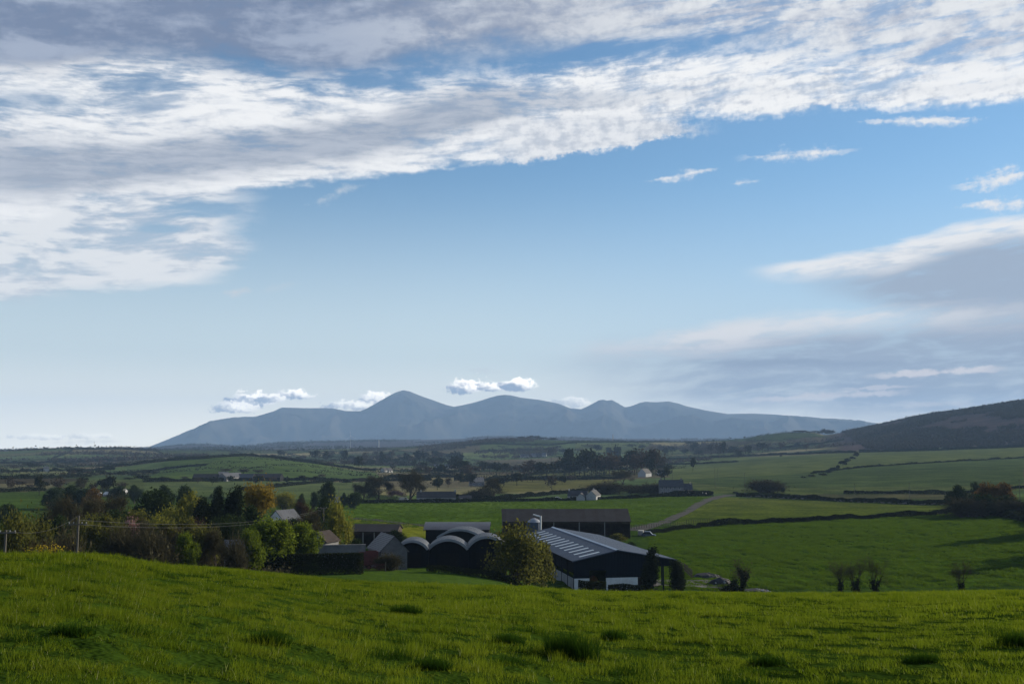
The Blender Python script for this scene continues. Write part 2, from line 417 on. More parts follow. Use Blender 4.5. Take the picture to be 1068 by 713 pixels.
def px_size(p): return math.hypot(p[0], p[1]) / FPX                   # metres per photograph pixel at a point

# ------------------------------------------------------------------ materials
def new_mat(name):
    m = bpy.data.materials.new(name); m.use_nodes = True; m.node_tree.nodes.clear(); Sock.tree = m.node_tree
    return m
def finish(m, shader, disp=None):
    o = m.node_tree.nodes.new('ShaderNodeOutputMaterial'); m.node_tree.links.new(shader, o.inputs['Surface'])
    return m
def node(kind, **kw):
    n = Sock.tree.nodes.new(kind)
    for k, v in kw.items(): setattr(n, k, v)
    return n
def pos_vec(): return Sock(node('ShaderNodeNewGeometry').outputs['Position'])
def obj_vec(): return Sock(node('ShaderNodeTexCoord').outputs['Object'])
def bump(h, dist=0.1, strength=0.6):
    n = node('ShaderNodeBump'); Sock.put(n.inputs['Height'], h); n.inputs['Distance'].default_value = dist; n.inputs['Strength'].default_value = strength
    return n.outputs[0]
def principled(colour, rough=0.8, spec=0.25, metal=0.0, normal=None):
    n = node('ShaderNodeBsdfPrincipled')
    Sock.put(n.inputs['Base Color'], colour if isinstance(colour, Sock) else (*colour, 1))
    Sock.put(n.inputs['Roughness'], rough); n.inputs['Specular IOR Level'].default_value = spec; n.inputs['Metallic'].default_value = metal
    if normal is not None: Sock.tree.links.new(normal, n.inputs['Normal'])
    return n.outputs[0]
def plain(name, c, rough=0.75, spec=0.25, metal=0.0, var=0.35, scale=1.2, bmp=0.0, c2=None):
    """a weathered painted / rendered / metal surface: two tones mixed by noise"""
    m = new_mat(name)
    v = obj_vec()
    f = smooth(noise(v, scale, 6, 0.6, dims='3D') * 0.65 + noise(v, scale * 9, 4, 0.6, dims='3D') * 0.35, 0.32, 0.68)
    c2 = c2 or tuple(q * (1 - var) for q in c)
    nrm = bump(noise(v, scale * 6, 4, dims='3D'), 0.03, bmp) if bmp else None
    return finish(m, principled(mixc(f, c2, c), rough, spec, metal, nrm))
def ribbed(name, c, c2, pitch=0.25, axis='X', rough=0.5, spec=0.4, metal=0.0, height=0.05, dirt=0.4):
    """profiled sheet: ribs along one local axis"""
    m = new_mat(name)
    v = obj_vec(); s = node('ShaderNodeSeparateXYZ'); Sock.put(s.inputs[0], v)
    w = Sock.math('SINE', Sock(s.outputs['XYZ'.index(axis)]) * (6.2832 / pitch))
    n = noise(v, 0.35, 6, 0.65, dims='3D')
    sheet = noise(vec(Sock.math('FLOOR', Sock(s.outputs['XYZ'.index(axis)]) / 1.05) * 3.7, 0.0), 1.0, 1.0)
    f = smooth(n * (1 - dirt * .4) + sheet * 0.5, 0.42, 0.95)
    return finish(m, principled(mixc(f, c, c2), rough, spec, metal, bump(w, height, 0.7)))
def leaf_mat(name, ca, cb, trans=0.45, tc=None, scale=0.35, rough=0.7):
    """foliage: diffuse plus light passed through the leaf; tone differs from clump to clump and tree to tree"""
    m = new_mat(name)
    g = pos_vec()
    info = node('ShaderNodeObjectInfo')
    f = clamp(noise(g, scale, 3, 0.6, dims='3D') * 1.5 - 0.5 + Sock(info.outputs['Random']) * 0.5)
    isl = Sock(node('ShaderNodeNewGeometry').outputs['Random Per Island'])
    col_ = mixc(clamp(f * 0.7 + isl * 0.45 - 0.08), ca, cb)
    d = node('ShaderNodeBsdfDiffuse'); Sock.put(d.inputs[0], col_)
    t = node('ShaderNodeBsdfTranslucent')
    Sock.put(t.inputs[0], mixc(0.55, col_, tc) if tc else col_)
    mx = node('ShaderNodeMixShader'); mx.inputs[0].default_value = trans
    Sock.tree.links.new(d.outputs[0], mx.inputs[1]); Sock.tree.links.new(t.outputs[0], mx.inputs[2])
    return finish(m, mx.outputs[0])

M = {}
M['bark'] = plain('bark', (0.085, 0.07, 0.055), 0.9, 0.1, var=0.5, scale=2.0)
M['dark_bark'] = plain('dark_bark', (0.020, 0.018, 0.015), 0.9, 0.05, var=0.4, scale=2.0)
M['twig'] = plain('twig', (0.075, 0.058, 0.05), 0.9, 0.1, var=0.4, scale=0.4)
M['green_leaf'] = leaf_mat('green_leaf', (0.030, 0.060, 0.007), (0.090, 0.128, 0.015), 0.5, (0.17, 0.21, 0.02))
M['dark_leaf'] = leaf_mat('dark_leaf', (0.018, 0.030, 0.012), (0.036, 0.052, 0.018), 0.2)
M['yew_leaf'] = leaf_mat('yew_leaf', (0.012, 0.018, 0.010), (0.022, 0.030, 0.014), 0.1)
M['lime_leaf'] = leaf_mat('lime_leaf', (0.075, 0.092, 0.018), (0.15, 0.16, 0.030), 0.5, (0.22, 0.2, 0.03))
M['olive_leaf'] = leaf_mat('olive_leaf', (0.046, 0.052, 0.014), (0.088, 0.092, 0.024), 0.5, (0.135, 0.135, 0.026))
M['orange_leaf'] = leaf_mat('orange_leaf', (0.115, 0.085, 0.020), (0.19, 0.145, 0.028), 0.45, (0.24, 0.17, 0.02))
M['brown_bud'] = leaf_mat('brown_bud', (0.044, 0.041, 0.024), (0.076, 0.070, 0.038), 0.25)
M['red_bud'] = leaf_mat('red_bud', (0.050, 0.030, 0.024), (0.078, 0.050, 0.036), 0.3)
M['blossom'] = leaf_mat('blossom', (0.16, 0.085, 0.085), (0.34, 0.22, 0.22), 0.4)
M['gorse_flower'] = leaf_mat('gorse_flower', (0.055, 0.038, 0.014), (0.13, 0.075, 0.018), 0.3)
M['hedge_leaf'] = leaf_mat('hedge_leaf', (0.017, 0.022, 0.010), (0.034, 0.040, 0.016), 0.12, scale=0.12)
M['far_leaf'] = leaf_mat('far_leaf', (0.016, 0.021, 0.011), (0.036, 0.038, 0.019), 0.12, scale=0.02)
M['heath'] = leaf_mat('heath', (0.014, 0.015, 0.010), (0.056, 0.046, 0.028), 0.15, scale=0.010)
M['tuft'] = leaf_mat('tuft', (0.014, 0.034, 0.005), (0.030, 0.066, 0.008), 0.3, (0.04, 0.09, 0.008), scale=1.5)
M['yellow_flower'] = leaf_mat('yellow_flower', (0.35, 0.26, 0.02), (0.55, 0.42, 0.04), 0.4)

# ground: field tint (one colour per crop, muted with distance) times grassy grain
m = new_mat('ground')
at = node('ShaderNodeAttribute', attribute_name='tint')
g = pos_vec()
fine = noise(g, 0.55, 5, 0.65)
coarse = noise(g, 0.035, 5, 0.6)
wide = noise(g, 0.004, 4, 0.6)
k = fine * 0.75 + coarse * 0.75 + wide * 0.6
mul = node('ShaderNodeMix', data_type='RGBA', blend_type='MULTIPLY'); mul.inputs[0].default_value = 1.0
Sock.tree.links.new(at.outputs['Color'], mul.inputs[6])
ramp = mixc(smooth(k, 0.70, 1.40), (0.50, 0.56, 0.60), (1.42, 1.34, 1.2))
Sock.put(mul.inputs[7], ramp)
nb = bump(noise(g, 1.1, 4, 0.7) * 0.6 + noise(g, 0.28, 3, 0.6), 0.45, 0.75)
d_ = node('ShaderNodeBsdfDiffuse'); Sock.put(d_.inputs[0], Sock(mul.outputs[2])); Sock.tree.links.new(nb, d_.inputs['Normal'])
finish(m, d_.outputs[0])
M['ground'] = m
M['track'] = plain('track', (0.055, 0.052, 0.048), 0.95, 0.05, var=0.35, scale=0.25)
M['yard'] = plain('yard', (0.11, 0.105, 0.105), 0.9, 0.1, var=0.35, scale=0.2)
m = new_mat('mountain')
g = pos_vec()
f = smooth(noise(g, 0.0016, 7, 0.65, dims='3D'), 0.35, 0.65)
finish(m, principled(mixc(f, (0.018, 0.021, 0.017), (0.046, 0.041, 0.034)), 0.95, 0.05))
M['mountain'] = m

# ------------------------------------------------------------------ mesh helpers
coll = scene.collection
def mesh_np(name, verts, faces, mat=None, smooth_=False):
    """mesh from arrays; faces an (n,4) or (n,3) index array or a list of such arrays"""
    me = bpy.data.meshes.new(name)
    verts = np.asarray(verts, np.float32)
    if not isinstance(faces, list): faces = [faces]
    faces = [np.asarray(f, np.int32) for f in faces if len(f)]
    tot = np.concatenate([np.full(len(f), f.shape[1], np.int32) for f in faces])
    idx = np.concatenate([f.ravel() for f in faces])
    me.vertices.add(len(verts)); me.vertices.foreach_set('co', verts.ravel())
    me.loops.add(len(idx)); me.loops.foreach_set('vertex_index', idx)
    me.polygons.add(len(tot))
    me.polygons.foreach_set('loop_start', np.concatenate([[0], np.cumsum(tot)[:-1]]).astype(np.int32))
    me.polygons.foreach_set('loop_total', tot)
    if smooth_: me.polygons.foreach_set('use_smooth', np.ones(len(tot), bool))
    me.update(calc_edges=True)
    if mat: me.materials.append(mat)
    return me
def put(name, me, parent=None, loc=(0, 0, 0), rz=0.0):
    o = bpy.data.objects.new(name, me); coll.objects.link(o)
    o.location = loc; o.rotation_euler = (0, 0, rz)
    if parent is not None: o.parent = parent
    return o
def tag(o, label=None, category=None, group=None, kind=None):
    if label: o['label'] = label
    if category: o['category'] = category
    if group: o['group'] = group
    if kind: o['kind'] = kind
    return o
class MB:
    """collects boxes, sheets and tubes that become one mesh"""
    def __init__(s): s.v = []; s.f = []
    def add(s, vs_, fs_):
        b = len(s.v); s.v += [tuple(q) for q in vs_]; s.f += [tuple(b + i for i in f) for f in fs_]; return s
    def box(s, x0, y0, z0, x1, y1, z1):
        v = [(x, y, z) for z in (z0, z1) for y in (y0, y1) for x in (x0, x1)]
        return s.add(v, [(0, 2, 3, 1), (4, 5, 7, 6), (0, 1, 5, 4), (2, 6, 7, 3), (0, 4, 6, 2), (1, 3, 7, 5)])
    def quad(s, *p): return s.add(p, [tuple(range(len(p)))])
    def prism(s, poly, a, b, axis='y'):
        """a polygon in (x,z) swept from y=a to y=b (or in (y,z) swept along x)"""
        n = len(poly)
        mk = (lambda p, t: (p[0], t, p[1])) if axis == 'y' else (lambda p, t: (t, p[0], p[1]))
        v = [mk(p, a) for p in poly] + [mk(p, b) for p in poly]
        return s.add(v, [tuple(range(n))[::-1], tuple(range(n, 2 * n))] + [(i, (i + 1) % n, n + (i + 1) % n, n + i) for i in range(n)])
    def slab(s, p, t):
        """a thin plate: quad p thickened downwards by t"""
        q = [(x, y, z - t) for x, y, z in p]
        return s.add(list(p) + q, [(0, 1, 2, 3), (7, 6, 5, 4), (0, 4, 5, 1), (1, 5, 6, 2), (2, 6, 7, 3), (3, 7, 4, 0)])
    def tube(s, p0, p1, r0, r1=None, n=6):
        r1 = r0 if r1 is None else r1
        p0, p1 = np.array(p0, float), np.array(p1, float); ax = p1 - p0; L = np.linalg.norm(ax) or 1; ax /= L
        u = np.cross(ax, (0, 0, 1) if abs(ax[2]) < .9 else (1, 0, 0)); u /= np.linalg.norm(u); w = np.cross(ax, u)
        v = [p + r * (math.cos(2 * math.pi * k / n) * u + math.sin(2 * math.pi * k / n) * w) for p, r in ((p0, r0), (p1, r1)) for k in range(n)]
        return s.add(v, [(k, (k + 1) % n, n + (k + 1) % n, n + k) for k in range(n)] + [tuple(range(n))[::-1], tuple(range(n, 2 * n))])
    def build(s, name, mat, parent=None, loc=(0, 0, 0), rz=0.0):
        me = bpy.data.meshes.new(name); me.from_pydata(s.v, [], s.f); me.update(); me.materials.append(mat)
        return put(name, me, parent, loc, rz)
def empty(name, loc, rz=0.0, label=None, category=None, group=None):
    o = bpy.data.objects.new(name, None); coll.objects.link(o); o.empty_display_size = 0.5
    o.location = loc; o.rotation_euler = (0, 0, rz)
    return tag(o, label, category, group)
def kids(o): return [c for c in bpy.data.objects if c.parent == o]

# ------------------------------------------------------------------ the ground sheet
GREENS = dict(base=(0.036, 0.060, 0.018))
tint = np.zeros((*XG.shape, 3))
rr = vnoise(XG / 2.3 + 5, YG / 2.3, 77)
base = np.array((0.036, 0.066, 0.010))
tint[:] = base
def world_poly(pts_): return [spot(*p)[:2] for p in pts_]
def inside(poly, X, Y):
    c = np.zeros(X.shape, bool); n = len(poly)
    for i in range(n):
        x0, y0 = poly[i]; x1, y1 = poly[(i + 1) % n]
        c ^= ((y0 > Y) != (y1 > Y)) & (X < (x1 - x0) * (Y - y0) / ((y1 - y0) or 1e-9) + x0)
    return c
# patchwork of fields beyond 640 m: a warped lattice, one crop colour per cell
LROT = R(24); LA, LB = 210.0, 150.0
def lattice(X, Y):
    u = (X * math.cos(LROT) + Y * math.sin(LROT)) / LA + 0.35 * vnoise(X / 520, Y / 520, 3)
    v = (-X * math.sin(LROT) + Y * math.cos(LROT)) / LB + 0.40 * vnoise(X / 430, Y / 430, 4)
    v = v + 0.5 * (np.floor(u) % 2)
    return u, v
U_, V_ = lattice(XG, YG)
cell = hash2(np.floor(U_), np.floor(V_), 91); cell2 = hash2(np.floor(U_), np.floor(V_), 92)
far_m = dcol > 640
CROPS = np.array([(0.034, 0.063, 0.0120), (0.047, 0.076, 0.0132), (0.027, 0.049, 0.0108), (0.064, 0.085, 0.0192), (0.051, 0.057, 0.0168), (0.038, 0.068, 0.0132), (0.085, 0.100, 0.0270)])
pick = CROPS[np.clip((cell * len(CROPS)).astype(int), 0, len(CROPS) - 1)] * (0.65 + 1.2 * cell2)[..., None]
tint[far_m] = pick[far_m]
azd = np.degrees(AZS)[None, :] * np.ones_like(XG)
# the fell behind the right-hand fields and the mountains' foreland
A850 = math.degrees(az_of(850))
fell = np.clip((dcol - 1990 - 40 * vnoise(XG / 130, YG / 130, 31)) / 60, 0, 1) * np.clip((azd - A850 - 0.4) / 1.2, 0, 1) * (dcol < 4000)
tint = tint * (1 - fell[..., None]) + np.array((0.048, 0.046, 0.022)) * fell[..., None]
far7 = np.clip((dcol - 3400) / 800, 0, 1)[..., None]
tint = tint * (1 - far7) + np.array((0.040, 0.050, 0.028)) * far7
FIELDS = [
    # right-hand pasture, bright middle field, its neighbours
    ([(676, 557), (745, 547.5), (830, 544), (930, 539), (985, 535.5), (1090, 531), (1200, 600), (1200, 611), (900, 613), (690, 613)], (0.044, 0.084, 0.0065)),
    ([(300, 524.5), (480, 523.5), (600, 521.5), (690, 517.5), (742, 517), (720, 530), (690, 545), (640, 549), (450, 552), (340, 545)], (0.052, 0.097, 0.0088)),
    ([(752, 518), (850, 522), (930, 526), (992, 527), (985, 535), (880, 541), (790, 546), (700, 547), (720, 532)], (0.072, 0.101, 0.0132)),
    ([(366, 541), (450, 547), (447, 560), (360, 562)], (0.097, 0.113, 0.0121)),
    ([(690, 478), (850, 474), (892, 472), (1068, 466), (1068, 476), (900, 487), (850, 493), (700, 500)], (0.052, 0.083, 0.0140)),
    ([(850, 493), (900, 487), (1068, 477), (1068, 505), (990, 506.5), (760, 508), (700, 500)], (0.034, 0.062, 0.0110)),
    ([(700, 500), (760, 508), (990, 506.5), (1068, 505), (1068, 512), (990, 514), (760, 515), (735, 514)], (0.050, 0.078, 0.0140)),
    ([(150, 500), (170, 482), (215, 478.5), (255, 475.5), (290, 478.5), (330, 483.5), (390, 492), (400, 500), (330, 499.5), (260, 500)], (0.039, 0.076, 0.0110)),
    ([(150, 503), (260, 502), (400, 502), (380, 520), (280, 520), (150, 515)], (0.044, 0.074, 0.0143)),
    ([(520, 501), (600, 500), (650, 500), (620, 507), (540, 513), (500, 515)], (0.064, 0.080, 0.0132)),
    ([(500, 498), (560, 493), (650, 490), (650, 498), (600, 499)], (0.055, 0.076, 0.0143)),
    ([(600, 462), (680, 461.5), (665, 472), (600, 471)], (0.055, 0.088, 0.0143)),
    ([(500, 464), (590, 463), (585, 471), (500, 471)], (0.046, 0.080, 0.0143)),
    ([(0, 513), (48, 512), (60, 522), (0, 534)], (0.037, 0.072, 0.0088)),
]
for poly_px, c in FIELDS:
    wp = world_poly(poly_px)
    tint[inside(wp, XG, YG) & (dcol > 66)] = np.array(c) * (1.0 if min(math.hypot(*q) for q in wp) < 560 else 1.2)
fore_m = (dcol < 120) & (FORE > VAL - 1)
tint[fore_m] = np.array((0.018, 0.036, 0.005))
far_mute = np.clip((dcol - 380) / 420, 0, 1)[..., None]; tint = tint * (1 - far_mute) + tint * np.array((1.24, .99, 2.2)) * far_mute  # field tints turn greyer and bluer with distance from the eye
nearfield = (dcol >= 120) & (dcol < 640)
n_v = len(DS) * len(AZS)
na = len(AZS)
ii = np.arange(len(DS) - 1)[:, None] * na; jj = np.arange(na)[None, :]; jn = (jj + 1) % na
quads = np.stack([ii + jj, ii + jn, ii + na + jn, ii + na + jj], -1).reshape(-1, 4)[:, ::-1]
vco = np.stack([XG, YG, ZG], -1).reshape(-1, 3)
vco = np.concatenate([vco, [(0, 0, CAM_Z - EYE)]])
fan = np.stack([np.full(na, n_v), jn[0], jj[0]], -1)[:, ::-1]
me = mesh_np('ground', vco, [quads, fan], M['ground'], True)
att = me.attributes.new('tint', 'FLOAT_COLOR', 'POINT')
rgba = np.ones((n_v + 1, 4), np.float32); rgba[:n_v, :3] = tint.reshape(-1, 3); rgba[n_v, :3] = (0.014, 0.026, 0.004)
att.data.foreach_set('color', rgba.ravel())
tag(put('ground', me), kind='structure')

# ------------------------------------------------------------------ the mountains, 11 to 16 km away
PEAKS = ((120, 470), (155, 465.5), (185, 454), (215, 441), (230, 437.5), (245, 435), (267, 433.7), (286, 428), (294, 424.3), (305, 424.6), (320, 425), (346, 425), (361, 428), (376, 428), (384, 424.5),
         (391, 420.5), (406, 412), (414, 408), (421, 406.2), (428, 407.8), (436, 411.2), (445, 414.5), (455, 418), (465, 421.5), (473.4, 423.5), (482, 422), (492, 419.8), (502, 417), (511, 414), (519, 411.8), (526, 411), (533, 411.6),
         (543, 414), (563, 416.4), (582.6, 420.3), (594.4, 425), (606, 426), (612, 423.5), (618, 420.3), (624, 417), (629, 416), (633, 417.2), (638, 416.4), (645, 420), (651.4, 424), (656, 423.5), (661, 422), (667, 419.5), (673, 418.4), (685, 418.8), (697, 418),
         (707, 420), (716, 423), (736, 427.4), (759.5, 431), (783, 430.5), (803, 431.3), (826.4, 433), (850, 435.3), (873.6, 436), (893, 438.4), (905, 441), (930, 446), (980, 456), (1020, 466))
def ridge(name, peaks, d_crest, d_front, d_back, seed, spur):
    az = np.arange(az_of(peaks[0][0], 440), az_of(peaks[-1][0], 440), R(0.06))
    pk = [look(*p) for p in peaks]
    T = np.interp(az, [p[0] for p in pk], [p[1] for p in pk])
    w = np.linspace(0, 1, 60)
    dd = np.concatenate([d_front + (d_crest - d_front) * w, d_crest + (d_back - d_crest) * np.linspace(0.05, 1, 16)])
    front = np.concatenate([np.sin(w * math.pi / 2) ** 1.15, 1 - np.linspace(0.05, 1, 16) ** 1.2])
    dj = dd[:, None] + 700 * fbm(az[None, :] * 22 + 0 * dd[:, None], dd[:, None] / 900, seed, 4) * np.sin(np.concatenate([w, np.linspace(.95, 0, 16)]) * math.pi * 0.5)[:, None]
    crest = -T * (d_crest) + CAM_Z
    X, Y = dj * np.sin(az)[None, :], dj * np.cos(az)[None, :]
    env = (front * (1 - front) * 4)[:, None]
    h = front[:, None] * np.maximum(crest - 0, 0)[None, :] * (dj / d_crest)
    rel = 1 - np.abs(fbm(X / 1500, Y / 2600, seed + 5, 5)) * 2.2
    h = h + env * spur * (rel - 0.55) * (np.clip(crest / 300, 0, 1)[None, :])
    V = np.stack([X, Y, h - 6], -1).reshape(-1, 3)
    n = len(az); a_ = np.arange(len(dd) - 1)[:, None] * n; b_ = np.arange(n - 1)[None, :]
    Q_ = np.stack([a_ + b_, a_ + b_ + 1, a_ + n + b_ + 1, a_ + n + b_], -1).reshape(-1, 4)[:, ::-1]
    return tag(put(name, mesh_np(name, V, Q_, M['mountain'], True)), kind='structure')
ridge('mountains', PEAKS, 13600, 11300, 15200, 41, 330)

# ------------------------------------------------------------------ haze: one closed box of thin blue air
m = new_mat('haze')
pv = node('ShaderNodeVolumePrincipled')
pv.inputs['Color'].default_value = (0.40, 0.63, 1.0, 1)
pv.inputs['Density'].default_value = 7.0e-5
pv.inputs['Anisotropy'].default_value = 0.0
o_ = node('ShaderNodeOutputMaterial'); m.node_tree.links.new(pv.outputs[0], o_.inputs['Volume'])
HB = MB().box(-15800, -15800, -32.0, 15800, 15800, 830.0).build('haze', m)
tag(HB, kind='stuff', label='thin blue haze lying over the whole countryside', category='haze')

# ------------------------------------------------------------------ foliage
def rand_units(rng, n):
    v = rng.normal(size=(n, 3)); return v / np.linalg.norm(v, axis=1, keepdims=True)
def leaf_quads(rng, C, size, flat=0.0, aspect=0.62):
    """one small four-sided leaf spray at every point of C"""
    n = len(C); u = rand_units(rng, n)
    if flat: u[:, 2] *= (1 - flat); u /= np.linalg.norm(u, axis=1, keepdims=True)
    w = np.cross(u, rand_units(rng, n)); w /= np.linalg.norm(w, axis=1, keepdims=True) + 1e-9
    sz = (size * rng.uniform(0.6, 1.35, n))[:, None]
    u, w = u * sz, w * sz * aspect
    V = np.stack([C - u, C + w * 0.9 - u * .1, C + u, C - w * 0.9 + u * .15], 1).reshape(-1, 3)
    return V, np.arange(4 * n).reshape(-1, 4)
def tubes_np(segs, n=4):
    """many tapered tubes: rows (p0 3, p1 3, r0, r1)"""
    S_ = np.asarray(segs, float); P0, P1, r0, r1 = S_[:, :3], S_[:, 3:6], S_[:, 6], S_[:, 7]
    ax = P1 - P0; ax /= np.linalg.norm(ax, axis=1, keepdims=True) + 1e-9
    ref = np.where(np.abs(ax[:, 2:3]) < .9, [[0, 0, 1.0]], [[1.0, 0, 0]])
    u = np.cross(ax, ref); u /= np.linalg.norm(u, axis=1, keepdims=True); w = np.cross(ax, u)
    rings = []
    for P_, r in ((P0, r0), (P1, r1)):
        for k in range(n):
            a = 2 * math.pi * k / n
            rings.append(P_ + r[:, None] * (math.cos(a) * u + math.sin(a) * w))
    V = np.stack(rings, 1).reshape(-1, 3)
    b = (np.arange(len(S_)) * 2 * n)[:, None]
    F = np.concatenate([b + np.array([[k, (k + 1) % n, n + (k + 1) % n, n + k]]) for k in range(n)])
    return V, F
def branch(rng, p, d, L, r, lev, maxlev, segs, spread, up, kids_=(3, 4), keep=None, droop=0.0, low=True):
    """a limb that bends, then forks; every segment goes into segs[level]"""
    n = 3
    for k in range(n):
        d = d + rng.normal(size=3) * 0.13 + np.array((0, 0, up * 0.12 - droop * lev * 0.05)); d /= np.linalg.norm(d)
        q = p + d * L / n; r1 = r * (0.86 if k < n - 1 else 0.74)
        segs.append((*p, *q, r, r1, lev)); p, r = q, r1
        if lev < maxlev and (k >= 1 or lev == 0) and (low or lev > 0 or k == n - 1):
            for _ in range(rng.integers(kids_[0], kids_[1] + 1) if k == n - 1 else 1):
                e = d + rng.normal(size=3) * spread; e[2] += up * 0.35; e /= np.linalg.norm(e)
                branch(rng, p, e, L * rng.uniform(0.58, 0.80), r * rng.uniform(0.55, 0.75), lev + 1, maxlev, segs, spread, up, kids_, keep, droop, low)
    if keep is not None and lev >= maxlev - 1: keep.append(p)
def skeleton(seed, H, lev=4, trunk=0.28, r=0.22, spread=0.55, up=0.35, kids_=(2, 3), lean=0.06, droop=0.0, stems=1, low=True):
    rng = np.random.default_rng(seed); segs, tips = [], []
    for s in range(stems):
        d = np.array((rng.normal() * lean * (1 + 2 * (stems > 1)), rng.normal() * lean * (1 + 2 * (stems > 1)), 1.0)); d /= np.linalg.norm(d)
        p = np.array((rng.normal() * .2 * (stems > 1), rng.normal() * .2 * (stems > 1), -0.4))
        branch(rng, p, d, H * trunk + 0.4, r, 0, lev, segs, spread, up, kids_, tips, droop, low)
    return np.array(segs), np.array(tips), rng
def fit(arrs, H, W):
    """scale point sets together so that they stand H tall and W wide"""
    allp = np.concatenate([a for a in arrs]); lo, hi = np.percentile(allp, 0.5, axis=0), np.percentile(allp, 99.5, axis=0)
    sz = H / hi[2]; sxy = W / max(hi[0] - lo[0], hi[1] - lo[1]); c = (lo + hi) / 2
    return lambda P_: (P_ - np.array((c[0], c[1], 0)) * np.array((1, 1, 0)) * np.clip(P_[:, 2:3] / (0.4 * hi[2]), 0, 1)) * np.array((sxy, sxy, sz))

PROTO = {}       # kind -> list of (trunk mesh, crown mesh, H, W)
def proto(kind, trunk_segs, crown_V, crown_F, crown_mat, H, W, twig_segs=None, n_tr=6):
    f = fit([crown_V], H, W)
    tm = None
    if len(trunk_segs):
        V, F = tubes_np(trunk_segs, n_tr); tm = mesh_np(kind + '_trunk', f(V), F, M['bark'])
    cm = mesh_np(kind + '_crown', f(crown_V), crown_F, crown_mat)
    PROTO.setdefault(kind, []).append((tm, cm, H, W))
def retint(kind, new, mat):
    """the same shapes with another foliage"""
    for tm, cm, H, W in PROTO[kind]:
        c = cm.copy(); c.materials.clear(); c.materials.append(mat); PROTO.setdefault(new, []).append((tm, c, H, W))

def leafy(kind, seed, mat, H=10.0, W=9.0, n_leaf=7000, size=0.23, lobes=14, base=0.16, gap=0.5, top=1.0, fuzz=0.34):
    rng = np.random.default_rng(seed)
    # lobes of foliage round an uneven crown
    th = rng.uniform(0, 2 * math.pi, lobes); zz = rng.uniform(-0.75, 1.0, lobes)
    R_ = np.sqrt(np.clip(1 - zz ** 2, 0.05, 1)) * rng.uniform(0.45, 0.85, lobes)
    L = np.stack([R_ * np.cos(th), R_ * np.sin(th), zz * rng.uniform(0.55, 0.9, lobes) * top], 1)
    L = np.concatenate([L, [[0, 0, 0.1]], [[0.1, 0, 0.55 * top]]]); rad = np.concatenate([rng.uniform(0.24, 0.46, lobes), [0.5], [0.42]])
    n_cl = 26; cl, cr_ = [], []
    for c, q in zip(L, rad):
        k = max(6, int(n_cl * (q / 0.4) ** 2)); v = rand_units(rng, k) * (rng.uniform(0.45, 1, k) ** 0.5)[:, None] * q
        cl.append(c + v); cr_.append(np.full(k, q * fuzz))
    cl, cr_ = np.concatenate(cl), np.concatenate(cr_)
    keep = rng.uniform(size=len(cl)) > gap * 0.35; cl, cr_ = cl[keep], cr_[keep]
    idx = rng.integers(0, len(cl), n_leaf)
    Cc = cl[idx] + rng.normal(size=(n_leaf, 3)) * cr_[idx][:, None] * 0.62
    Cc = Cc * np.array((W / 2, W / 2, H * (1 - base) / 2)) + np.array((0, 0, H * (1 + base) / 2))
    Cc = Cc[Cc[:, 2] > 0.15]
    V, F = leaf_quads(rng, Cc, size)
    segs, _, _ = skeleton(seed + 500, H * 0.8, 3, 0.30, 0.035 * H, 0.6, 0.45, (2, 3))
    proto(kind, segs[:, :8][segs[:, 6] > 0.012 * H], V, F, mat, H, W)
for s in (1, 2, 3): leafy('green_tree', s, M['green_leaf'])
for s in (4, 5): leafy('round_tree', s, M['green_leaf'], 8, 9, 17000, 0.19, 22, 0.0, 0.2)
for s in (6, 7): leafy('evergreen', s, M['dark_leaf'], 9, 8.5, 9000, 0.22, 16, 0.02, 0.2)
for s in (8, 9): leafy('lime_tree', s, M['lime_leaf'], 9, 8, 4600, 0.22, 15, 0.12, 0.9)
for s in (10, 11): leafy('yew', s, M['yew_leaf'], 11, 6, 9000, 0.22, 12, 0.0, 0.2, 1.15, 0.42)
leafy('cypress', 12, M['yew_leaf'], 6, 2.2, 6000, 0.12, 14, 0.0, 0.1, 1.2, 0.4)
for s in (13, 14): leafy('gorse', s, M['dark_leaf'], 3.0, 5.0, 5000, 0.14, 14, -0.1, 0.4)
retint('gorse', 'gorse_in_flower', M['gorse_flower'])
leafy('olive_bush', 15, M['olive_leaf'], 6, 6, 5000, 0.17, 14, 0.0, 0.7)

def budding(kind, seed, mat, H=11.0, W=9.0, lev=4, n_leaf=5200, size=0.16, fuzz=0.45, up=0.45, spread=0.5, trunk=0.24, stems=1, droop=0.0, kids_=(2, 3), twigs=True):
    """a tree whose limbs show through thin new leaf"""
    segs, tips, rng = skeleton(seed, H, lev, trunk, 0.022 * H, spread, up, kids_, droop=droop, stems=stems)
    idx = rng.integers(0, len(tips), n_leaf)
    C = tips[idx] + rng.normal(size=(n_leaf, 3)) * fuzz
    C = C[C[:, 2] > 0.3]
    V, F = leaf_quads(rng, C, size)
    big = segs[:, 7 - 1] > 0.004 * H
    proto(kind, segs[big][:, :8], V, F, mat, H, W, n_tr=5)
for s in (21, 22): budding('willow', s, M['olive_leaf'], 11, 10, 4, 7000, 0.17, 0.6, 0.25, 0.62, 0.16, 3, 0.5)
for s in (23, 24): budding('orange_tree', s, M['orange_leaf'], 12, 7, 4, 6500, 0.17, 0.5, 0.6, 0.42, 0.24)
for s in (25, 26): budding('blossom_tree', s, M['blossom'], 7, 7, 4, 2600, 0.13, 0.4)
retint('willow', 'lime_willow', M['lime_leaf'])

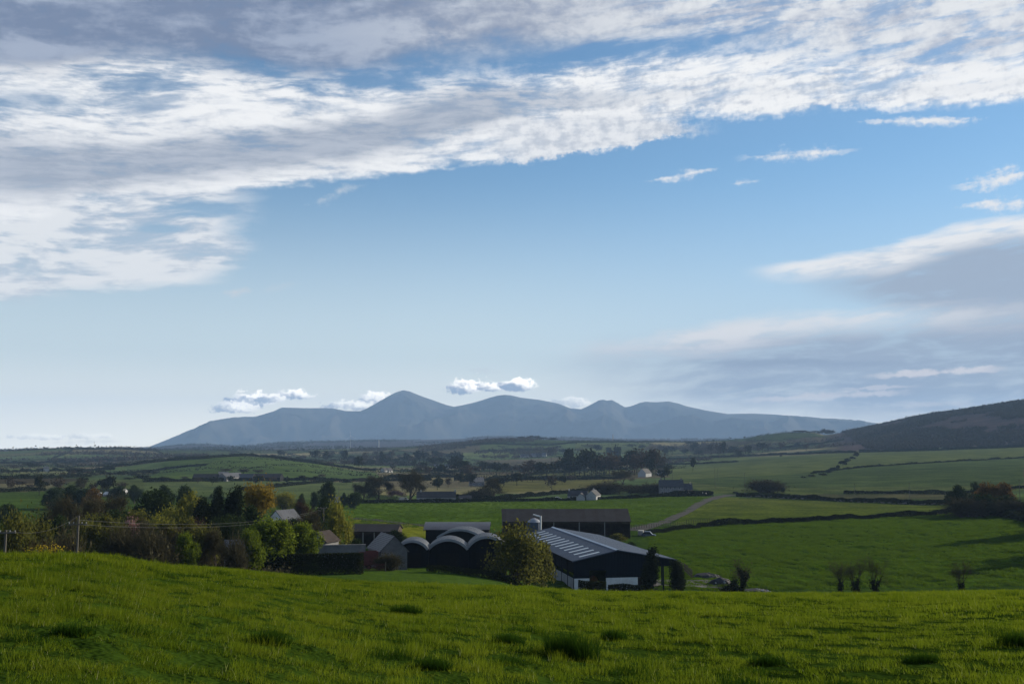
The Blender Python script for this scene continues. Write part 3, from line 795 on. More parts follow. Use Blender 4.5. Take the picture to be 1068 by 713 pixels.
def bare(kind, seed, H=10.0, W=9.0, lev=5, spread=0.55, up=0.36, trunk=0.15, stems=1, kids_=(2, 3), bud=M['brown_bud'], n_bud=2600, bud_size=0.10, ivy=0, twig_r=0.020, n_twig=7000, low=True):
    """a tree not yet in leaf: trunk and limbs, a haze of twigs and buds"""
    segs, tips, rng = skeleton(seed, H, lev, trunk, (0.024 if low else 0.052) * H, spread, up, kids_, stems=stems, low=low)
    lev_ = segs[:, 8]
    tr = segs[lev_ <= 2][:, :8]; tw = segs[lev_ > 2][:, :8].copy()
    if len(tw) > n_twig: tw = tw[rng.choice(len(tw), n_twig, replace=False)]
    tw[:, 6] = np.maximum(tw[:, 6], twig_r); tw[:, 7] = np.maximum(tw[:, 7], twig_r * 0.7)
    # fine spray at the tips
    sp = tips[rng.integers(0, len(tips), n_bud)] + rng.normal(size=(n_bud, 3)) * 0.12
    dr = rand_units(rng, n_bud) * np.array((1, 1, 0.8)) + np.array((0, 0, 0.35)); L = rng.uniform(0.3, 0.9, n_bud)[:, None]
    spr = np.concatenate([sp, sp + dr * L, np.full((n_bud, 1), twig_r * 0.7), np.full((n_bud, 1), twig_r * 0.4)], 1)
    V, F = tubes_np(np.concatenate([tw, spr]), 3)
    C = tips[rng.integers(0, len(tips), n_bud // 2)] + rng.normal(size=(n_bud // 2, 3)) * 0.35
    Vl, Fl = leaf_quads(rng, C, bud_size)
    f = fit([V], H, W)
    tV, tF = tubes_np(tr, 6)
    tm = mesh_np(kind + '_trunk', f(tV), tF, M['bark'] if low else M['dark_bark'])
    cm = mesh_np(kind + '_crown', np.concatenate([f(V), f(Vl)]), np.concatenate([F, Fl + len(V)]), bud)
    im = None
    if ivy:
        trv = tr if low or kind == 'thorn' else np.concatenate([segs[lev_ <= 0][:, :8]] * 3 + [segs[lev_ <= 1][:, :8]]); pick = trv[rng.integers(0, len(trv), ivy)]; t = rng.uniform(0, 1, (ivy, 1))
        P_ = pick[:, :3] * (1 - t) + pick[:, 3:6] * t; P_ = P_[P_[:, 2] < H * 0.62]
        Vi, Fi = leaf_quads(rng, f(P_) + rng.normal(size=P_.shape) * 0.22, 0.14)
        im = mesh_np(kind + '_ivy', Vi, Fi, M['yew_leaf'])
    PROTO.setdefault(kind, []).append((tm, cm, H, W, im))
for s in (31, 32, 33): bare('bare_tree', s)
for s in (34, 35): bare('bare_bush', s, 4.5, 6, 4, 0.62, 0.3, 0.10, 5, (2, 3), n_bud=2200)
for s in (36, 37): bare('ivy_tree', s, 5.5, 5.2, 4, 0.6, 0.3, 0.26, 1, (2, 3), ivy=2200, n_bud=350, twig_r=0.009, n_twig=900)
bare('thorn', 38, 5.0, 5.2, 3, 0.6, 0.42, 0.24, 1, (2, 3), n_bud=450, ivy=3600, twig_r=0.012, n_twig=900, low=False)
for s in (41, 42, 43): bare('fork_tree', s, 5.5, 4.6, 4, 0.40, 0.46, 0.26, 1, (2, 3), n_bud=420, bud_size=.05, twig_r=0.011, n_twig=1100, ivy=1300, low=False)
retint_src = PROTO['bare_tree']
PROTO['red_tree'] = [(t, (lambda c: (c.materials.clear(), c.materials.append(M['red_bud']), c)[2])(c.copy()), H, W, None) for t, c, H, W, _ in retint_src]

def small_tree(kind, seed, mat, H=9.0, W=9.0, n=420, size=0.55, stalk=True, lobes=7):
    """for trees a few pixels tall: one mesh, trunk and crown together"""
    rng = np.random.default_rng(seed)
    L = rand_units(rng, lobes) * np.array((.6, .6, .55)) * rng.uniform(0.4, 1, (lobes, 1)); q = rng.uniform(0.25, 0.5, lobes)
    i = rng.integers(0, lobes, n)
    C = L[i] + rng.normal(size=(n, 3)) * q[i][:, None] * 0.55
    C = C * np.array((W / 2, W / 2, H * 0.42)) + np.array((0, 0, H * 0.56)); C = C[C[:, 2] > 0.1]
    V, F = leaf_quads(rng, C, size, aspect=0.8)
    f = fit([V], H, W); V = f(V)
    tV, tF = tubes_np([(0, 0, -0.5, 0, 0, H * 0.55, 0.03 * H, 0.015 * H)], 4)
    me = mesh_np(kind, np.concatenate([V, tV]), np.concatenate([F, tF + len(V)]), mat)
    PROTO.setdefault(kind, []).append((me, H, W))
for s in (51, 52, 53, 54): small_tree('small_dark_tree', s, M['far_leaf'])
M['far_brown'] = leaf_mat('far_brown', (0.036, 0.030, 0.022), (0.066, 0.054, 0.040), 0.2, scale=0.02)
for s in (55, 56, 57): small_tree('small_brown_tree', s, M['far_brown'], n=360, size=0.42)
for s in (58, 59): small_tree('small_bush', s, M['far_leaf'], 3.5, 5.0, 260, 0.42, lobes=5)

RNG = np.random.default_rng(7)
TREE_COUNT = {}
def tree(kind, x, ytop, w, d=None, ybase=None, label=None, group=None, name=None, category='tree', point=None):
    """stand a tree whose top reaches photograph row ytop; w = width in photograph pixels"""
    p = point or spot(x, ybase if ybase else 560, d)
    H = height_over(x, ytop, p); W = w * px_size(p)
    return plant_tree(kind, p, H, W, label, group, name, category)
def plant_tree(kind, p, H, W, label, group=None, name=None, category='tree'):
    k = TREE_COUNT.get(kind, 0); TREE_COUNT[kind] = k + 1
    vs_ = PROTO[kind]; q = vs_[k % len(vs_)]
    rz = float(RNG.uniform(0, 6.28))
    nm = name or {'green_tree': 'leafy_tree', 'round_tree': 'leafy_tree', 'lime_tree': 'leafy_tree', 'small_dark_tree': 'distant_tree', 'small_brown_tree': 'distant_tree', 'small_bush': 'distant_bush', 'red_tree': 'bare_tree', 'gorse_in_flower': 'gorse_bush', 'gorse': 'gorse_bush', 'thorn': 'thorn_tree', 'fork_tree': 'bare_tree', 'lime_willow': 'willow_tree', 'willow': 'willow_tree', 'evergreen': 'evergreen_tree', 'yew': 'conifer_tree', 'cypress': 'cypress_tree', 'orange_tree': 'budding_tree'}.get(kind, kind)
    if len(q) == 3:
        o = put(nm, q[0], None, p, rz); o.scale = (W / q[2], W / q[2], H / q[1])
        return tag(o, label, category, group)
    r = empty(nm, p, rz, label, category, group)
    r.scale = (W / q[3], W / q[3], H / q[2])
    if q[0]: put('trunk', q[0], r)
    put('crown', q[1], r)
    if len(q) > 4 and q[4]: put('ivy', q[4], r)
    return r

def hedge(points, h, w=1.6, label='', group=None, mat=None, name='hedgerow', per_m=None, ragged=0.35, d=None, leaf=None, seed=0, px=True, category='hedge'):
    """a hedge along photograph points (or world points): leaves through its whole section, gaps and humps along the top"""
    rng = np.random.default_rng(1000 + seed + int(abs(points[0][0]) * 7))
    wp = np.array([spot(*p, d=d)[:2] for p in points]) if px else np.array(points, float)
    seg = np.linalg.norm(np.diff(wp, axis=0), axis=1); cum = np.concatenate([[0], np.cumsum(seg)]); L = cum[-1]
    dist = float(np.mean(np.hypot(wp[:, 0], wp[:, 1])))
    leaf = leaf or min(max(0.10, dist * 0.0006), 0.6)
    n = int(min(L * h * (w + 1.0) / (leaf ** 2) * 1.5, 26000)); n = max(n, 400)
    s = rng.uniform(0, L, n)
    x = np.interp(s, cum, wp[:, 0]); y = np.interp(s, cum, wp[:, 1])
    i = np.clip(np.searchsorted(cum, s) - 1, 0, len(seg) - 1); t = np.diff(wp, axis=0)[i] / seg[i][:, None]
    hh = h * (1 + ragged * 1.6 * fbm(s / 9.0, s * 0 + seed, 60 + seed, 4))
    u = rng.uniform(-1, 1, n); v = rng.uniform(0, 1, n) ** 0.8
    wid = w * 0.5 * (1.0 - 0.45 * v) * (1 + 0.5 * fbm(s / 4.0, s * 0 + 3.3, 61 + seed, 2))
    off = u * wid
    X, Y = x - t[:, 1] * off, y + t[:, 0] * off
    o = np.array((wp[0, 0], wp[0, 1], float(ground_at(*wp[0]))))
    C = np.stack([X, Y, ground_at(X, Y) + v * hh], 1) - o
    V, F = leaf_quads(rng, C, leaf, aspect=0.8)
    ob = put(name, mesh_np(name, V, F, mat or M['hedge_leaf']), None, o)
    return tag(ob, label, category, group)

# ------------------------------------------------------------------ building materials
M['slate'] = plain('slate', (0.060, 0.062, 0.072), 0.6, 0.3, var=0.4, scale=0.8)
M['dark_roof'] = plain('dark_roof', (0.045, 0.044, 0.048), 0.75, 0.2, var=0.4, scale=0.6)
M['grey_roof'] = ribbed('grey_roof', (0.085, 0.09, 0.105), (0.05, 0.052, 0.058), 0.30, 'X', 0.5, 0.4)
M['shed_roof'] = ribbed('shed_roof', (0.034, 0.034, 0.040), (0.022, 0.021, 0.023), 0.30, 'X', 0.85, 0.08)
M['barn_roof'] = ribbed('barn_roof', (0.052, 0.072, 0.112), (0.038, 0.052, 0.080), 0.33, 'Y', 0.6, 0.14)
M['barn_clad'] = ribbed('barn_clad', (0.009, 0.015, 0.024), (0.007, 0.011, 0.017), 0.30, 'X', 0.85, 0.06)
M['barn_side'] = ribbed('barn_side', (0.009, 0.013, 0.020), (0.006, 0.008, 0.012), 0.30, 'Y', 0.85, 0.06)
M['white_wall'] = plain('white_wall', (0.78, 0.79, 0.80), 0.85, 0.15, var=0.22, scale=0.9)
M['panel_wall'] = plain('panel_wall', (0.40, 0.41, 0.41), 0.85, 0.15, var=0.35, scale=0.7)
M['outhouse_wall'] = plain('outhouse_wall', (0.15, 0.15, 0.16), 0.9, 0.1, var=0.4)
M['house_wall'] = plain('house_wall', (0.33, 0.34, 0.35), 0.85, 0.15, var=0.2)
M['cream_wall'] = plain('cream_wall', (0.52, 0.46, 0.36), 0.85, 0.15, var=0.2)
M['grey_wall'] = plain('grey_wall', (0.20, 0.20, 0.21), 0.9, 0.1, var=0.35)
M['stone'] = plain('stone', (0.16, 0.15, 0.14), 0.95, 0.1, var=0.55, scale=2.2, bmp=0.5)
M['skylight'] = plain('skylight', (0.50, 0.55, 0.58), 0.35, 0.5, var=0.15)
M['trim'] = plain('trim', (0.62, 0.64, 0.66), 0.5, 0.4, var=0.15)
M['arch_rim'] = plain('arch_rim', (0.24, 0.26, 0.30), 0.55, 0.4, var=0.25)
M['arch_roof'] = ribbed('arch_roof', (0.060, 0.066, 0.080), (0.040, 0.040, 0.044), 0.25, 'Y', 0.5, 0.4)
M['arch_roof_along'] = ribbed('arch_roof_along', (0.080, 0.088, 0.115), (0.055, 0.055, 0.065), 0.25, 'X', 0.5, 0.4)
M['tin_wall'] = ribbed('tin_wall', (0.009, 0.012, 0.016), (0.006, 0.007, 0.008), 0.25, 'X', 0.85, 0.06)
M['dark'] = plain('dark', (0.012, 0.012, 0.012), 0.9, 0.1)
M['steel'] = plain('steel', (0.24, 0.25, 0.26), 0.45, 0.5, 0.4, var=0.3)
M['glass'] = plain('glass', (0.03, 0.035, 0.045), 0.08, 0.6, var=0.1)
M['wood_pole'] = plain('wood_pole', (0.13, 0.12, 0.105), 0.9, 0.1, var=0.3)
M['wood_dark'] = plain('wood_dark', (0.075, 0.06, 0.05), 0.9, 0.1, var=0.4)
M['wire'] = plain('wire', (0.10, 0.10, 0.10), 0.5, 0.4)
M['red_paint'] = plain('red_paint', (0.11, 0.022, 0.020), 0.55, 0.35, var=0.4)
M['blue_paint'] = plain('blue_paint', (0.045, 0.075, 0.13), 0.4, 0.5, var=0.2)
M['white_paint'] = plain('white_paint', (0.70, 0.71, 0.73), 0.4, 0.5, var=0.12)
M['orange_paint'] = plain('orange_paint', (0.40, 0.13, 0.02), 0.5, 0.4, var=0.2)
M['tyre'] = plain('tyre', (0.015, 0.015, 0.015), 0.9, 0.1)
M['hay'] = plain('hay', (0.13, 0.075, 0.030), 0.95, 0.05, var=0.5, scale=3.0)
M['brick'] = plain('brick', (0.05, 0.040, 0.036), 0.9, 0.1, var=0.4)

def on_ground(px, py): return (px, py, float(ground_at(px, py)))
def low_ground(p, L, W, rz):
    c, s = math.cos(rz), math.sin(rz)
    return min(float(ground_at(p[0] + c * a - s * b, p[1] + s * a + c * b)) for a in (-L / 2, L / 2) for b in (-W / 2, W / 2))

def house(name, p, L, W, hw, hr, rz, wall, roof, label, category='house', group=None, chimneys=(), windows=(), door=None, gable_wall=None, over=0.35, back_windows=False):
    """a gabled house: local x runs along the ridge, the front is local -y"""
    r = empty(name, (p[0], p[1], p[2]), rz, label, category, group)
    zb = low_ground(p, L, W, rz) - p[2] - 0.4
    l, w = L / 2, W / 2
    MB().box(-l, -w, zb, l, w, hw).build('wall', wall, r)
    for sx in (-1, 1):
        MB().prism([(-w, hw + .003), (w, hw + .003), (0, hw + hr - .003)], sx * l - (0.25 if sx > 0 else 0), sx * l + (0.25 if sx < 0 else 0), 'x').build('gable', gable_wall or wall, r)
    rf = MB(); t = 0.18; sl = hr / w; xo = l + 0.12
    for s in (-1, 1):
        rf.slab([(-xo, s * (w + over), hw - over * sl + t), (xo, s * (w + over), hw - over * sl + t), (xo, 0, hw + hr + t), (-xo, 0, hw + hr + t)][::s], t)
    ro = rf.build('roof', roof, r)
    for (cx, hc) in chimneys:
        c = MB().box(cx - .45, -.4, hw + hr - 0.4, cx + .45, .4, hw + hr + hc)
        for q in (-.22, .22): c.tube((cx + q, 0, hw + hr + hc), (cx + q, 0, hw + hr + hc + .35), .11, .09)
        c.build('chimney', wall, ro)
    for (x, z, ww, wh) in windows:
        y = -w
        f = MB()
        f.box(x - ww / 2 - .08, y - .05, z - .10, x + ww / 2 + .08, y - .003, z); f.box(x - ww / 2 - .08, y - .05, z + wh, x + ww / 2 + .08, y - .003, z + wh + .08)
        f.box(x - ww / 2 - .08, y - .05, z, x - ww / 2, y - .003, z + wh); f.box(x + ww / 2, y - .05, z, x + ww / 2 + .08, y - .003, z + wh)
        f.box(x - .03, y - .045, z, x + .03, y - .01, z + wh)
        wf = f.build('window', M['white_paint'], r)
        MB().quad((x - ww / 2, y - .006, z), (x + ww / 2, y - .006, z), (x + ww / 2, y - .006, z + wh), (x - ww / 2, y - .006, z + wh)).build('pane', M['glass'], wf)
    if door is not None:
        MB().box(door - .45, -w - .06, 0.0, door + .45, -w - .003, 2.05).build('door', M['red_paint'], r)
    return r

# ------------------------------------------------------------------ the big portal barn: measured from the corners of its roof
A0, B0 = (20.3, 195.0), (10.2, 251.0)                    # the ridge's near and far ends
bdir = math.atan2(A0[0] - B0[0], B0[1] - A0[1])          # the ridge leans this far to the left of straight away
bx, by = A0
GZ = float(ground_at(bx, by)) 
zg = min(GZ, -27.0 + CAM_Z)
BL = math.hypot(A0[0] - B0[0], A0[1] - B0[1])            # 57 m long; local y runs along it, local x across
barn = empty('cattle_barn', (bx, by, zg), bdir, 'large navy portal barn with pale skylight strips and white lower walls', 'barn')
RA, EL_, ER_ = CAM_Z - 19.3 - zg, CAM_Z - 21.16 - zg, CAM_Z - 21.25 - zg        # ridge, left eave, right eave above the yard
WL, WR, WM = -8.6, 11.4, 7.2                             # left wall, end of the lean-to, right main wall
zm = RA + (ER_ - RA) * WM / WR
t = 0.12
# gable cladding in pieces round the tall door
def gable_clad(y0, y1):
    g = MB()
    def ztop(x): return (RA + (EL_ - RA) * x / WL if x < 0 else RA + (ER_ - RA) * x / WR) - 0.16
    for xa, xb, zlo in ((WL, -5.6, 2.55), (-5.6, -2.3, 4.0), (-2.3, 0, 2.55), (0, WM, 2.55), (WM, WR, 4.5)):
        g.prism([(xa, zlo), (xb, zlo), (xb, ztop(xb)), (xa, ztop(xa))], y0, y1, 'y')
    return g
gable_clad(0.0, 0.10).build('gable_cladding', M['barn_clad'], barn)
gable_clad(BL - .1, BL).build('gable_cladding', M['barn_clad'], barn)
MB().box(WL, -.04, -1.2, -5.6, .16, 2.54).build('gable_base_wall', M['white_wall'], barn)
MB().box(-2.3, -.04, -1.2, WM - 3.2, .16, 2.54).build('gable_base_wall', M['white_wall'], barn)
# the side wall: concrete panels between dark posts, open above, cladding under the eave
for k in range(11):
    y0, y1 = k * BL / 11 + 0.20, (k + 1) * BL / 11 - 0.20
    MB().box(WL - .06, y0, -1.2, WL + .1, y1, 2.5).build('concrete_panel', M['panel_wall'], barn)
for k in range(12):
    y = min(max(k * BL / 11, 0.17), BL - .17)
    MB().box(WL - .10, y - .16, -1.2, WL + .2, y + .16, EL_ - .2).build('post', M['barn_side'], barn)
MB().box(WL - .03, .35, 3.4, WL + .07, BL - .35, EL_ - .22).build('side_cladding', M['barn_side'], barn)
MB().box(WM - .1, .3, -1.2, WM + .1, BL - .3, 2.3).build('inner_wall', M['grey_wall'], barn)
# open bays under the lean-to
for x in (WM - 1.9, WM - 0.1, WM + 2.0, WR - .15):
    MB().box(x - .11, .02, -1.2, x + .11, .24, 4.6).build('bay_post', M['barn_clad'], barn)
for k in range(1, 8):
    MB().box(WR - .26, k * BL / 8 - .11, -1.2, WR - .04, k * BL / 8 + .11, ER_ - .1).build('bay_post', M['barn_clad'], barn)
# roof: two planes, skylight strips let in proud, ridge cap, white verge
def roof_pt(x, y, up=0.0):
    z = RA + (EL_ - RA) * x / WL if x < 0 else RA + (ER_ - RA) * x / WR
    return (x, y, z + up)
lr = MB().slab([roof_pt(WL - .4, -.35), roof_pt(0, -.35), roof_pt(0, BL + .3), roof_pt(WL - .4, BL + .3)], t).build('roof_slope', M['barn_roof'], barn)
rr_ = MB().slab([roof_pt(0.001, -.35), roof_pt(WR + .4, -.35), roof_pt(WR + .4, BL + .3), roof_pt(0.001, BL + .3)], t).build('roof_slope', M['barn_roof'], barn)
for k in range(13):
    y = 2.2 + k * (BL - 5) / 12.4
    MB().slab([roof_pt(-6.9, y, .035), roof_pt(-2.9, y, .035), roof_pt(-2.9, y + 1.0, .035), roof_pt(-6.9, y + 1.0, .035)], .03).build('skylight', M['skylight'], lr)
MB().prism([(-.42, RA - .03), (0, RA + .16), (.42, RA - .02), (0, RA + .10)], -.4, BL + .35, 'y').build('ridge_cap', M['trim'], barn)
MB().prism([(WL - .45, EL_ - .28), (0, RA - .14), (0, RA + .03), (WL - .45, EL_ - .08)], -.42, -.36, 'y').build('verge', M['barn_roof'], barn)
MB().prism([(0, RA - .14), (WR + .45, ER_ - .26), (WR + .45, ER_ - .06), (0, RA + .03)], -.42, -.36, 'y').build('verge', M['barn_roof'], barn)
MB().tube((WL - .5, -.3, EL_ - .15), (WL - .5, BL, EL_ - .15), .09).build('gutter', M['barn_side'], barn)
# door gate and what is stored behind it
gt = MB()
for z in (0.25, .6, .95, 1.3): gt.tube((-5.5, -.12, z), (-2.4, -.12, z), .035)
for x in (-5.5, -3.95, -2.4): gt.tube((x, -.12, .1), (x, -.12, 1.4), .04)
gt.build('gate', M['steel'], barn)
ca_, sa_ = math.cos(bdir), math.sin(bdir)
def barn_world(x, y): return (bx + ca_ * x - sa_ * y, by + sa_ * x + ca_ * y)
def round_bale(p, rz, label):
    o = MB()
    rad, ln = 0.68, 1.25; n = 18
    o.tube((0, -ln / 2 + .08, rad), (0, ln / 2 - .08, rad), rad, rad, n)
    o.tube((0, -ln / 2, rad), (0, -ln / 2 + .08, rad), rad * .9, rad, n); o.tube((0, ln / 2 - .08, rad), (0, ln / 2, rad), rad, rad * .9, n)
    b = o.build('hay_bale', M['hay'], None, p, rz); return tag(b, label, 'hay bale', 'hay bales inside the barn door')
for (x, y, z, lb) in ((-4.7, 3.0, 0, 'brown round hay bale at the bottom inside the open barn door'), (-3.2, 3.1, 0, 'second brown round hay bale on the floor inside the barn door'), (-4.0, 3.0, 1.25, 'brown round hay bale on top of the two others in the barn door')):
    q = barn_world(x, y); round_bale((q[0], q[1], zg + z + 0.0), bdir, lb)

# ------------------------------------------------------------------ long open-fronted shed behind the barn
def open_shed(name, p, L, W, hf, hb, rz, bays, label, roof=None, wall=None):
    r = empty(name, p, rz, label, 'shed'); l = L / 2; zb = low_ground(p, L, W, rz) - p[2] - .4
    MB().box(-l, W - .15, zb, l, W, hb - .16).build('back_wall', wall or M['wood_dark'], r)
    for sx in (-1, 1): MB().prism([(0.1, zb), (W - .16, zb), (W - .16, hb - .2), (W * .5, hb + 1.0), (0.1, hf - .16)], sx * l - .06, sx * l + .06, 'x').build('end_wall', wall or M['wood_dark'], r)
    for k in range(1, bays): MB().box(-l + k * L / bays - .12, .1, zb, -l + k * L / bays + .12, .34, hf - .2).build('post', M['steel'], r)
    MB().slab([(-l - .3, -.4, hf), (l + .3, -.4, hf), (l + .3, W * .5, hb + 1.25), (-l - .3, W * .5, hb + 1.25)], .12).build('roof_slope', roof or M['shed_roof'], r)
    MB().slab([(-l - .3, W * .5 + .001, hb + 1.25), (l + .3, W * .5 + .001, hb + 1.25), (l + .3, W + .4, hb - .1), (-l - .3, W + .4, hb - .1)], .12).build('roof_slope', roof or M['shed_roof'], r)
    MB().box(-l + .1, .12, hf - .75, l - .1, .24, hf - .16).build('fascia', wall or M['wood_dark'], r)
    return r
ps = spot(591, 556, 318)
open_shed('open_fronted_shed', ps, 131 * px_size(ps), 14.0, height_over(600, 543.6, ps), height_over(600, 533.2, ps) * 318 / 332 - 0.45, R(1.5), 5, 'long dark open-fronted shed standing behind the big navy barn')

# feed bin and white downpipe by the barn's far end
pb = spot(557, 556, 262)
fb = empty('feed_bin', pb, 0, 'round pale steel feed bin with domed top behind the navy barn', 'feed bin')
hb_ = height_over(557, 540, pb); rb_ = 1.9
MB().tube((0, 0, 0), (0, 0, hb_ - 1.0), rb_, rb_, 24).build('body', M['barn_roof'], fb)
MB().tube((0, 0, hb_ - 1.0), (0, 0, hb_ - .35), rb_, rb_ * .6, 24).tube((0, 0, hb_ - .35), (0, 0, hb_), rb_ * .6, .3, 24).build('dome', M['arch_rim'], fb)
pp = spot(564, 556, 258)
hp = height_over(564, 537.5, pp)
pi = MB().tube((0, 0, 0), (0, 0, hp), .22, .22, 8).tube((0, 0, hp - .25), (-1.9, 0.6, hp + .25), .2, .2, 8)
tag(pi.build('auger_pipe', M['trim'], None, pp), 'white upright auger pipe bent over towards the domed feed bin', 'pipe')

# ------------------------------------------------------------------ round-roofed barns
def arch_barn(p, W, L, rise, hw, rz, label, along=False, closed=True, group='round roofed hay barns in the farmyard'):
    r = empty('round_roofed_barn', p, rz, label, 'barn', group); w = W / 2
    zb = low_ground(p, W, L, rz) - p[2] - .6
    n = 16; R0 = (w * w + rise * rise) / (2 * rise); cz = hw + rise - R0; a0 = math.asin(min(1, w / R0))
    arc = [(R0 * math.sin(-a0 + 2 * a0 * k / n), cz + R0 * math.cos(-a0 + 2 * a0 * k / n)) for k in range(n + 1)]
    outer = [(x * (1 + .14 / R0), cz + (z - cz) * (1 + .14 / R0)) for x, z in arc]
    roof = MB()
    for k in range(n): roof.prism([arc[k], arc[k + 1], outer[k + 1], outer[k]], -.45, L + .3, 'y')
    roof.build('roof', M['arch_roof_along'] if along else M['arch_roof'], r)
    rim = MB(); o2 = [(x * (1 + .2 / R0), cz + (z - cz) * (1 + .2 / R0)) for x, z in arc]; i2 = [(x * (1 - .28 / R0), cz + (z - cz) * (1 - .28 / R0)) for x, z in arc]
    for k in range(n): rim.prism([i2[k], i2[k + 1], o2[k + 1], o2[k]], -.55, -.46, 'y')
    rim.build('rim', M['arch_rim'] if not along else M['arch_roof_along'], r)
    poly = [(-w + .1, zb)] + [(x * .985, z - .06) for x, z in arc] + [(w - .1, zb)]
    MB().prism(poly, .0, .10, 'y').build('front_wall', M['tin_wall'], r)
    MB().prism(poly, L - .1, L, 'y').build('back_wall', M['tin_wall'], r)
    for s in (-1, 1): MB().box(s * w - .06, .11, zb, s * w + .06, L - .11, hw - .02).build('side_wall', M['tin_wall'], r)
    MB().box(-w * .55, -.08, zb, w * .55, -.003, hw * .8).build('sliding_door', M['dark'], r)
    return r
def arch_at(x0, x1, ytop, yspring, d, L, rz, label, ybase=590, **k):
    p = spot((x0 + x1) / 2, ybase, d); W = (x1 - x0) * px_size(p); top = height_over((x0 + x1) / 2, ytop, p); spr = height_over((x0 + x1) / 2, yspring, p)
    return arch_barn(p, W, L, top - spr, spr, rz, label, **k)
arch_at(413.5, 446, 563.6, 572.5, 186, 7, R(2), 'round-roofed dark tin barn with pale rim, beside the small gabled outhouse')
arch_at(446.8, 487.5, 562.4, 572.5, 189, 7.5, R(2), 'widest round-roofed tin barn with a pale rim, between its two neighbours')
arch_at(488.4, 527, 559.5, 570, 191, 8, R(2), 'round-roofed dark barn half hidden behind the big olive willow')
arch_at(456, 503, 552.0, 560.5, 222, 9, R(-4), 'round-roofed barn with a swept rim behind the front row of barns', ybase=580)
pL = spot(446, 570, 250)
W_ = 12.0
arch_barn((pL[0], pL[1], pL[2]), W_, 63 * px_size(pL), height_over(446, 544.8, pL) - height_over(446, 550.5, pL), height_over(446, 550.5, pL), R(-90), 'long barrel-roofed dark barn lying crosswise at the back of the yard', along=True)

# ------------------------------------------------------------------ small farm buildings
p = spot(404, 588, 183)
g0 = house('gabled_outhouse', p, 9.0, 27 * px_size(p), height_over(404, 571.5, p), height_over(404, 557.5, p) - height_over(404, 571.5, p), R(112), M['outhouse_wall'], M['arch_roof'], 'small white gabled outhouse with pale roof beside the round-roofed barns', 'outhouse')
p = spot(336, 580, 196)
house('stone_outhouse', p, 5.0, 4.2, height_over(336, 563, p), 1.6, R(70), M['grey_wall'], M['brick'], 'small stone outhouse with brown gable roof behind the clipped hedge', 'outhouse')
p = spot(296, 575, 232)
house('grey_roofed_house', p, 6.0, 4.6, height_over(296, 542, p), height_over(290, 531.5, p) - height_over(296, 541.5, p), R(62), M['white_wall'], M['grey_roof'], 'house with pale grey roof showing between dark garden trees', 'house')
p = spot(390, 566, 245)
open_shed('low_shed', p, 46 * px_size(p), 8.0, height_over(390, 554, p), height_over(390, 551.5, p) - .3, R(-3), 4, 'low dark lean-to shed behind the small white outhouse', M['shed_roof'])
p = spot(247, 590, 158)
house('grey_shed', p, 3.6, 2.6, height_over(247, 569, p), .8, R(20), M['grey_wall'], M['grey_roof'], 'grey tin shed half buried in the garden trees', 'shed')
# garden wall in front of the yard
def wall_run(a, b, h, d, label, mat, th=0.4, cap=True):
    pa, pb_ = spot(*a, d=d), spot(*b, d=d)
    L = math.hypot(pb_[0] - pa[0], pb_[1] - pa[1]); rz = math.atan2(pb_[1] - pa[1], pb_[0] - pa[0])
    zb = min(pa[2], pb_[2])
    r = empty('garden_wall', (pa[0], pa[1], zb), rz, label, 'wall')
    MB().box(0, -th / 2, -.6, L, th / 2, h).build('masonry', mat, r)
    MB().box(-.05, -th / 2 - .06, h + .002, L + .05, th / 2 + .06, h + .10).build('coping', M['grey_wall'], r)
    k = 0
    while k < L:
        MB().box(k - .28, -th / 2 - .1, -.6, k + .28, th / 2 + .1, h + .0).build('pier', mat, r); k += 4.0
    return r
p1 = spot(356, 585, 176)
wall_run((335, 585), (381, 585), height_over(356, 567.5, p1), 176, 'grey block wall along the farmyard behind the clipped hedge', M['grey_wall'])

# ------------------------------------------------------------------ houses out in the fields
def field_house(x, ybase, ytop, wpx, rz, label, d=None, depth=8.5, wall=None, roof=None, name='bungalow', wall_share=0.48, category='house', **k):
    p = spot(x, ybase, d); s = px_size(p); L = wpx * s / abs(math.cos(rz)); H = height_over(x, ytop, p)
    return house(name, p, L, depth, H * wall_share, H * (1 - wall_share), rz, wall or M['house_wall'], roof or M['dark_roof'], label, category, **k)
field_house(455, 523.0, 512.5, 40, R(4), 'long white bungalow with black roof and pale gables beyond the bright field', chimneys=((-9, .9), (11, 1.0)), windows=[(x, 1.0, 1.5, 1.2) for x in (-9, -5, -1, 4, 8)], door=1.8)
field_house(485, 523.0, 516.5, 13, R(4), 'small low white annexe at the end of the long bungalow', depth=6, name='cottage', windows=((-2, 1, 1.2, 1.0), (2, 1, 1.2, 1.0)))
p = spot(604, 520.5, 640)
field_house(603, 520.5, 511.5, 20, R(-10), 'dark-roofed cottage with a white front gable by the far hedge', name='cottage', windows=((-4, 1, 1.2, 1.1), (3, 1, 1.2, 1.1)), chimneys=((-5.5, .9),), wall=M['house_wall'])
field_house(607, 520.5, 513.5, 6, R(82), 'white gabled porch wing in front of the dark-roofed cottage', depth=5, name='cottage')
field_house(619, 520.5, 511.0, 7, R(75), 'tall narrow white gable house next to the dark-roofed cottage', depth=6, name='cottage', chimneys=((0, 1.0),))
field_house(700, 515.6, 500.3, 24.5, R(-5), 'two-storey slate house with two rows of windows beside the lane', depth=8.5, wall_share=.56, wall=M['grey_wall'], roof=M['slate'], name='farmhouse',
            windows=[(x, z, 1.1, 1.5) for x in (-6, -3.4, -0.7, 2.2, 5.2) for z in (0.9, 3.6)], chimneys=((-6.5, 1.1), (6.6, 1.1)), door=0.8)
